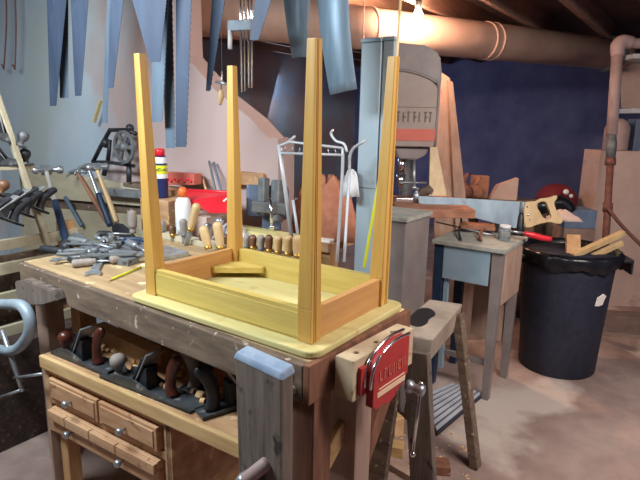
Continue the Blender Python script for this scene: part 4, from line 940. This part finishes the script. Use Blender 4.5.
part('stretcher', 'greypaint', st, lambda b: b.box(X0 + .03, X1 - .03, Y0 + .03, Y0 + .05, .18, .21, .002))
part('inner_post', 'paleblue', st, lambda b: b.box(X0 + .06, X0 + .085, Y0 + .02, Y0 + .04, .1, ZS - .2, .001))
part('kick_board', 'pinkwood', st, lambda b: b.box(X0 + .12, X1 - .06, Y1 - .05, Y1 - .03, .21, ZS - .2, .002))
rbox('wooden_block', 'rust', pZ(477, 228, ZS + .02), (.19, .12, .022), R(20), 'thin wooden block held by the small clamp on the grey table', 'block')
rbox('wooden_block', 'castgrey', pZ(478, 231, ZS + .0005), (.11, .08, .018), R(20), 'dark spacer block under the thin wooden block on the grey table', 'block')
cl = thing('bar_clamp', 'small dark bar clamp lying on the grey table', 'clamp', pZ(465, 232, ZS))
part('bar', 'steel', cl, lambda b: b.tube([pZ(436, 222, ZS + .03), pZ(492, 235, ZS + .014)], .004, 8))
part('jaw', 'iron', cl, lambda b: b.tube([pZ(461, 216, ZS + .05), pZ(461, 222, ZS + .04), pZ(459, 232, ZS + .02), pZ(461, 240, ZS + .006)], .006, 8, sub=3))
part('jaw', 'rustpipe', cl, lambda b: b.tube([pZ(492, 224, ZS + .04), pZ(480, 233, ZS + .02), pZ(481, 240, ZS + .008)], .008, 8, sub=3))
jr = pZ(504, 240, ZS); jt = thing('glass_jar', 'small clear jar on the right corner of the grey table', 'jar', (jr.x, jr.y, ZS))
part('jar', 'glass', jt, lambda b: b.lathe([(.030, ZS + .0005), (.032, ZS + .004), (.032, ZS + .06), (.027, ZS + .065), (.025, ZS + .062), (.029, ZS + .055), (.029, ZS + .006), (.004, ZS + .005)], tf((jr.x, jr.y, 0)), 20, True))
part('lid', 'white', jt, lambda b: b.lathe([(.029, ZS + .0655), (.029, ZS + .078), (.025, ZS + .08)], tf((jr.x, jr.y, 0)), 20))
b = MB(); q = pZ(496, 239, ZS); b.tube([q + V((0, 0, .01)), q + V((.015, .01, .03)), q + V((.0, .02, .012))], .008, 8, sub=3); tag(b.build('metal_clip', 'steel'), 'tiny steel clip beside the clear jar on the grey table', 'clip')

# ------------------------------------------------------------------ HANDSAW
hs = thing('hand_saw', 'handsaw with a pale wooden handle standing behind the grey table', 'saw', pD(480, 226, 2.98))
n3 = 2.98
def PLN(loops, th, bev, d=n3):
    # outline given in photo positions, stood in the plane facing the room at distance d
    o = pD(500, 210, d); k = d / F
    L2 = [[((u - 500) * k, -(v - 210) * k) for u, v in lp] for lp in loops]
    return plate(L2, th, bev), Matrix.Translation(o) @ Matrix((RT, UP, -FW)).transposed().to_4x4()
def sb(b):
    P = [(418, 196), (450, 197.5), (526, 202), (526, 226), (515, 228)] ; n = 40
    for i in range(n): t = (i + .5) / n; P += [(515 - 92 * t, 228 - 24 * t + .6), (515 - 92 * (t + .3 / n), 228 - 24 * t - .3)]
    P += [(419, 203)]; me, T = PLN([P], .0015, 0); b.mesh(me, T)
part('blade', 'handsaw', hs, sb)
def sh_(b):
    out = [(524, 203), (530, 202), (536, 202), (538, 200), (541, 199), (548, 198.5), (553, 196.5), (556, 196), (555.5, 199), (552.5, 202), (554, 208), (557, 214), (561, 219), (561, 223), (556, 223.5), (550, 221.5), (545, 222), (536, 224), (530, 227), (524, 227)]
    hole = [(536, 203), (541, 200.8), (546, 201.5), (548, 207), (550.5, 213), (551.5, 218.5), (547, 220.5), (542, 218.5), (538.5, 212), (536, 208)]
    me, T = PLN([smooth_loop(out, 1), smooth_loop(hole, 1)], .024, .004); b.mesh(me, T)
part('handle', 'yellowwood', hs, sh_)
def scr(b):
    for u, v in ((527, 207), (528, 215), (530, 220)): b.tube([pD(u, v, n3 - .014), pD(u, v, n3 - .011)], .006, 10)
part('screws', 'chrome', hs, scr)
# screwdriver upright
sd2 = thing('screwdriver', 'black handled screwdriver standing upright by the bin', 'screwdriver', pD(521, 236, 2.82))
part('handle', 'black', sd2, lambda b: b.tube([pD(520, 235, 2.82), pD(520, 228, 2.82), pD(521, 217, 2.82), pD(521, 213, 2.82)], [.014, .018, .015, .009], 10, sub=3))
part('shaft', 'castgrey', sd2, lambda b: b.tube([pD(521, 213, 2.82), pD(521, 201, 2.82)], [.010, .006], 8))

# ------------------------------------------------------------------ BIN
cx, cy = .815, 2.36
cx, cy = .775, 2.31
bn = thing('trash_bin', 'round black plastic trash bin lined with a black bag', 'trash bin', (cx, cy, 0))
def binb(b):
    prof = [(.208, 0), (.214, .01), (.222, .2), (.234, .42), (.245, .62), (.249, .70)]
    b.lathe(prof, tf((cx, cy, 0)), 40)
part('body', 'canbody', bn, binb)
def rim(b):
    n = 56; vs = []; fs = []
    prof = [(.222, .52), (.228, .66), (.24, .715), (.262, .728), (.274, .705), (.270, .675), (.265, .655)]
    rnd = random.Random(2); ph = [rnd.uniform(0, 6) for _ in range(4)]
    for i, (r, z) in enumerate(prof):
        for k in range(n):
            a = 2 * PI * k / n; wv = .006 * math.sin(9 * a + ph[0]) + .005 * math.sin(17 * a + ph[1]); dz = 0
            if i >= 5: dz = -.012 * (1 + math.sin(7 * a + ph[2])) - .006 * math.sin(19 * a)
            if i >= 3: r2 = r + wv
            else: r2 = r
            vs.append((cx + r2 * math.cos(a), cy + r2 * math.sin(a), z + dz))
    m_ = len(prof)
    for i in range(m_ - 1):
        for k in range(n): fs.append([i * n + k, i * n + (k + 1) % n, (i + 1) * n + (k + 1) % n, (i + 1) * n + k])
    b._add(vs, fs, None, True)
part('bag', 'bag', bn, rim, label='shiny black bag folded over the rim')
def hdl(ang):
    def f(b):
        T = tf((cx, cy, 0), ang); b.box(.24, .325, -.075, .075, .665, .685, .006, T); b.box(.312, .325, -.075, .075, .60, .685, .006, T)
    return f
part('handle', 'black', bn, hdl(R(27))); part('handle', 'black', bn, hdl(R(207)))
def fill(b): heap(b, cx, cy, .50, .17, .17, .12, 11)
tag(part('rubbish', 'black', None, fill), 'dark heap of rubbish filling the inside of the bin', 'rubbish', kind='stuff')
q = pD(589, 296, 2.99); d = V((q.x - cx, q.y - cy, 0)).normalized(); rr = .2395; qq = V((cx, cy, q.z)) + d * rr
T = Matrix.Translation(qq) @ Matrix.Rotation(math.atan2(d.y, d.x) + PI / 2, 4, 'Z') @ Matrix.Rotation(PI / 2 + R(4), 4, 'X')
b = MB(); b.mesh(plate([[(-.035, -.03), (-.01, -.034), (.02, -.03), (.028, .0), (.036, .02), (.01, .034), (-.015, .022), (-.03, .018)]], .004, .001), T); tag(b.build('paper_scrap', 'paper', None), 'torn white scrap stuck on the side of the bin', 'paper scrap')
def plk(u0, v0, u1, v1, d0, d1, w, h, m_, name, lab, cat):
    b = MB(); b.bar(pD(u0, v0, d0), pD(u1, v1, d1), w, h, .003); tag(b.build(name, m_), lab, cat)
plk(572, 256, 623, 233, 3.0, 3.12, .035, .03, 'yellowwood', 'wood_stick', 'upper of two pale sticks poking out of the bin', 'stick')
plk(580, 262, 622, 243, 3.02, 3.08, .028, .028, 'yellowwood', 'wood_stick', 'lower of two pale sticks poking out of the bin', 'stick')
plk(573, 262, 573, 235, 3.05, 3.08, .075, .03, 'tanZ', 'wooden_block', 'square tan offcut standing in the bin', 'offcut')
rh = thing('red_handled_knife', 'tool with a bright red handle lying across the bin rim', 'tool', pD(535, 238, 2.72))
part('handle', 'redplastic', rh, lambda b: b.tube([pD(524, 233, 2.78), pD(532, 235, 2.78), pD(543, 238, 2.78), pD(551, 239, 2.78)], [.009, .016, .015, .013], 12, sub=4))
part('blade', 'steel', rh, lambda b: b.tube([pD(509, 231, 2.78), pD(524, 233, 2.78)], .006, 8))
# dark clutter behind bin
b = MB(); b.ball(pD(556, 200, 4.35), .14, None, (1.15, 1, .95)); tag(b.build('red_helmet', 'darkred'), 'dark red rounded shape in the gloom behind the bin', 'helmet')
q = pD(548, 215, 4.35); rbox('crate', 'fascia', (q.x - .14, q.y + .05, 0), (.5, .36, q.z - .04), R(35), 'dark crate in the gloom under the red rounded shape', 'crate')
b = MB(); b.tube([pD(536, 208, 3.5), pD(560, 203, 3.5), pD(570, 212, 3.5)], .05, 10, sub=4); tag(b.build('black_bag', 'bag'), 'black bag lying behind the handsaw handle', 'bag')
b = MB(); b.ball(pD(566, 192, 4.14), .022); b.ball(pD(571, 196, 4.14), .016); tag(b.build('white_badge', 'white'), 'small white marks shining in the gloom behind the bin', 'knob')
q = pD(574, 226, 3.6); rbox('wooden_crate', 'brick', (q.x, q.y, 0), (.2, .2, q.z), R(32), 'brownish crate behind the bin under the blue grey box', 'crate')
rbox('blue_box', 'viseblue', (q.x, q.y, q.z + .0005), (.2, .18, .12), R(32), 'blue grey box behind the bin left of the tall panel', 'box')
b = MB(); heap(b, *pD(562, 214, 3.2)[:2], pD(562, 220, 3.2).z, .1, .06, .06, 4); tag(b.build('brown_rag', 'card'), 'pale brown rag lying just behind the bin', 'rag')

# ------------------------------------------------------------------ RIGHT: PANEL, PIPE, SHELF
q = pD(592, 220, 4.15); FP = tf((q.x, q.y, 0), math.atan2(RT.y, RT.x)); zp = pD(597, 150, 4.15).z
b = MB(FP); b.box(0, .9, 0, .26, 0, zp, .003); tag(b.build('large_panel', 'card'), 'large pinkish tan boxed panel standing at the right behind the pipe', 'panel')
pp = thing('vertical_pipe', 'vertical pipe with an elbow at the top, right of the bin', 'pipe', pD(607, 238, 3.75))
dpz = 3.75
def vp(u, v, d=dpz): return pD(u, v, d)
a = vp(616, 60); c = vp(607, 210); axis = V((a.x * .5 + c.x * .5, a.y * .5 + c.y * .5, 0))
part('upper_pipe', 'pipe', pp, lambda b: b.tube([vp(617.5, 52), vp(611.5, 135)], .037, 16), label='pinkish painted thick pipe')
part('taper', 'castgrey', pp, lambda b: b.tube([vp(612, 130), vp(611.5, 145), vp(610.5, 158)], [.024, .036, .030], 14))
part('collar', 'rustpipe', pp, lambda b: b.tube([vp(610.5, 158), vp(610.2, 165)], .036, 14))
part('lower_pipe', 'rustpipe', pp, lambda b: b.tube([vp(610.2, 165), vp(606, 235), V((vp(605, 260).x, vp(605, 260).y, 0))], .024, 14), label='thinner rusty brown lower pipe')
part('coupling', 'rustpipe', pp, lambda b: b.tube([vp(608, 203), vp(607.4, 212)], .032, 14))
part('elbow', 'pipe', pp, lambda b: b.tube([vp(617.5, 56), vp(618, 46), vp(623, 42), vp(632, 43)], [.042, .05, .05, .042], 14, sub=4))
part('branch_pipe', 'pipe', pp, lambda b: b.tube([vp(630, 43), vp(690, 46)], .034, 14))
part('side_rod', 'rustpipe', pp, lambda b: b.tube([vp(608, 208, 3.7), vp(622, 226, 3.7), vp(650, 254, 3.7)], .012, 8, sub=3))
b = MB(FP); b.lathe([(.085, 0), (.09, .01), (.09, .17), (.065, .22), (.03, .24)], tf((.17, .13, zp + .0005)), 20); tag(b.build('gas_bottle', 'pipe'), 'pinkish rounded bottle behind the pipe on top of the tall panel', 'bottle')
sr = thing('shelf_rack', 'dark shelf unit with white shelf edges at the upper right', 'shelf', pD(650, 200, 4.75))
for v0, v1 in ((58, 58), (111, 111)):
    part('shelf', 'white', sr, lambda b: b.bar(pD(624, v0, 4.75), pD(720, v1 + 2, 4.75), .30, .04, .003))
part('back', 'card', sr, lambda b: b.hexa([pD(622, 108, 4.9), pD(720, 112, 4.9), pD(720, 62, 4.9), pD(622, 60, 4.9)] + [p + FW * .02 for p in (pD(622, 108, 4.9), pD(720, 112, 4.9), pD(720, 62, 4.9), pD(622, 60, 4.9))], None, 0))
part('post', 'fascia', sr, lambda b: b.tube([pD(700, 30, 4.75), V((pD(700, 200, 4.75).x, pD(700, 200, 4.75).y, 0))], .02, 8))
rbox('grey_bundle', 'viseblue', FP @ V((.38, .13, zp + .0005)), (.2, .15, .24), R(30), 'blue grey bundle on the tall panel right of the rounded bottle', 'bundle')
# floor beam and stones
plk(598, 340, 700, 352, 3.72, 3.3, .10, .10, 'pinkwood', 'floor_beam', 'pale wooden beam lying on the floor right of the bin', 'beam')
plk(596, 322, 700, 330, 3.95, 3.6, .14, .16, 'brick', 'stone_block', 'brown stone ledge on the floor behind the pale beam', 'stone')

# ------------------------------------------------------------------ SAWHORSE
sw = thing('sawhorse', 'old grey wooden sawhorse with splayed legs standing beyond the end vise', 'sawhorse', (.55, .9, 0))
part('beam', 'greytan', sw, lambda b: b.hexa([(.50, .70, .555), (.625, .72, .555), (.575, 1.14, .555), (.455, 1.12, .555), (.49, .69, .655), (.64, .72, .655), (.58, 1.16, .655), (.44, 1.13, .655)], None, .006))
part('top_stain', 'black', sw, lambda b: b.mesh(plate([smooth_loop([(.478, .84), (.50, .80), (.55, .79), (.56, .85), (.54, .90), (.55, .96), (.50, 1.02), (.458, 1.0), (.465, .92)], 2)], .001), tf((0, 0, .6561))), label='black burnt patch')
part('metal_corner', 'steel', sw, lambda b: b.hexa([(.485, .684, .60), (.56, .692, .60), (.565, .72, .60), (.487, .712, .60), (.485, .684, .66), (.56, .692, .66), (.565, .72, .66), (.487, .712, .66)], None, .002), label='bright metal corner plate')
part('leg', 'greyZ', sw, lambda b: b.bar((.585, .71, .60), (.665, .69, 0), .095, .035, .004, (0, 1, 0)))
part('leg', 'fascia', sw, lambda b: b.bar((.505, .70, .60), (.47, .66, 0), .075, .03, .004, (0, 1, 0)))
part('leg', 'fascia', sw, lambda b: b.bar((.585, 1.10, .63), (.735, 1.04, 0), .036, .05, .004))
part('leg', 'fascia', sw, lambda b: b.bar((.46, 1.12, .60), (.33, 1.22, 0), .036, .05, .004))
# slatted mat on floor
fm = thing('slatted_board', 'flat blue grey slatted board lying on the floor behind the sawhorse', 'board', (.42, 1.42, 0))
m0 = [pZ(u, v, .02) for u, v in ((424, 395), (452, 384), (483, 394), (437, 433))]
part('backing', 'matdark', fm, lambda b: b.hexa([V((p.x, p.y, .001)) for p in m0] + [V((p.x, p.y, .02)) for p in m0], None, .002))
def slats(b):
    for i in range(7):
        t0 = (i + .12) / 7; t1 = (i + .72) / 7
        a0 = m0[0].lerp(m0[3], t0); a1 = m0[0].lerp(m0[3], t1); c0 = m0[1].lerp(m0[2], t0); c1 = m0[1].lerp(m0[2], t1)
        q = [V((p.x, p.y, .0205)) for p in (a0, c0, c1, a1)]; b.hexa(q + [p + V((0, 0, .008)) for p in q], None, .001)
part('slats', 'matgrey', fm, slats)
# offcuts on the floor under bench
for i, (u, v, sx, sy, sz_, rz_, m_, lab) in enumerate(((385, 452, .16, .06, .05, 20, 'tanX', 'tan offcut on the floor beneath the end vise'), (392, 430, .12, .05, .09, -30, 'shaving', 'pale offcut standing on the floor behind the tan one'), (380, 425, .14, .09, .06, 50, 'rust', 'reddish offcut on the floor behind the bench leg'), (432, 470, .14, .07, .04, 30, 'redZ', 'red brown offcut at the foot of the sawhorse'), (396, 470, .2, .05, .03, -10, 'pinkwood', 'grey offcut nearest the camera beneath the end vise'))):
    p = pZ(u, v, 0); rbox('offcut', m_, (p.x, p.y, 0), (sx, sy, sz_), R(rz_), lab, 'offcut')
def dust(b):
    rnd = random.Random(5)
    for i in range(160):
        p = pZ(rnd.uniform(375, 470), rnd.uniform(400, 479), 0); s = rnd.uniform(.002, .008); b.box(-s, s, -s * .5, s * .5, .0003, s * .4, 0, tf((p.x, p.y, 0), rnd.uniform(0, 6)))
tag(part('floor_chips', 'shaving', None, dust), 'small wood chips scattered on the floor by the sawhorse', 'wood chips', kind='stuff')
b = MB(); b.box(-1.04, -.93, -.7, .33, 0, .46, .004); tag(b.build('rack_shade_box', 'rack_shade'), 'added dark brown speckled box standing in for the darkness under the slatted rack', 'box')  # box added to fill in the darkness below the rack

# ------------------------------------------------------------------ DUCT, BULB
du = thing('round_duct', 'thick round sheet metal duct running under the ceiling', 'duct', (0, 0, 2.0))
Da, Db = pD(185, 10, 3.02), pD(603, 53, 4.8)
dirv = (Db - Da).normalized(); Da2 = Da + dirv * .02
du.location = (Da + Db) / 2
part('pipe_run', 'duct', du, lambda b: b.tube([Da2, Db], .135, 32))
for t in (.33, .615, .635): p = Da.lerp(Db, t); part('band', 'duct', du, lambda b: b.tube([p - dirv * .012, p + dirv * .012], .141, 32))
part('end_flange', 'castgrey', du, lambda b: b.tube([Db, Db + dirv * .12, Db + dirv * .2], [.15, .17, .12], 24))
part('branch', 'duct', du, lambda b: b.tube([Db + dirv * .1, Db + dirv * .3], .12, 24))
part('strap', 'rustpipe', du, lambda b: b.bar(pD(364, 0, 3.3), pD(363, 62, 3.42) , .004, .012, .001))
lb = thing('light_bulb', 'bare glowing bulb hanging under the ceiling in front of the duct', 'light bulb', BULB)
def off(b): b.lathe([(.006, -.055), (.024, -.045), (.032, -.02), (.03, .0), (.016, .03), (.013, .045)], tf(BULB + V((0, 0, .0))), 20)
o = part('globe', 'bulb', lb, off)
part('socket', 'black', lb, lambda b: (b.lathe([(.02, .04), (.022, .09), (.012, .10)], tf(BULB), 14), b.tube([BULB + V((0, 0, .1)), BULB + V((0, 0, .29))], .004, 8)))
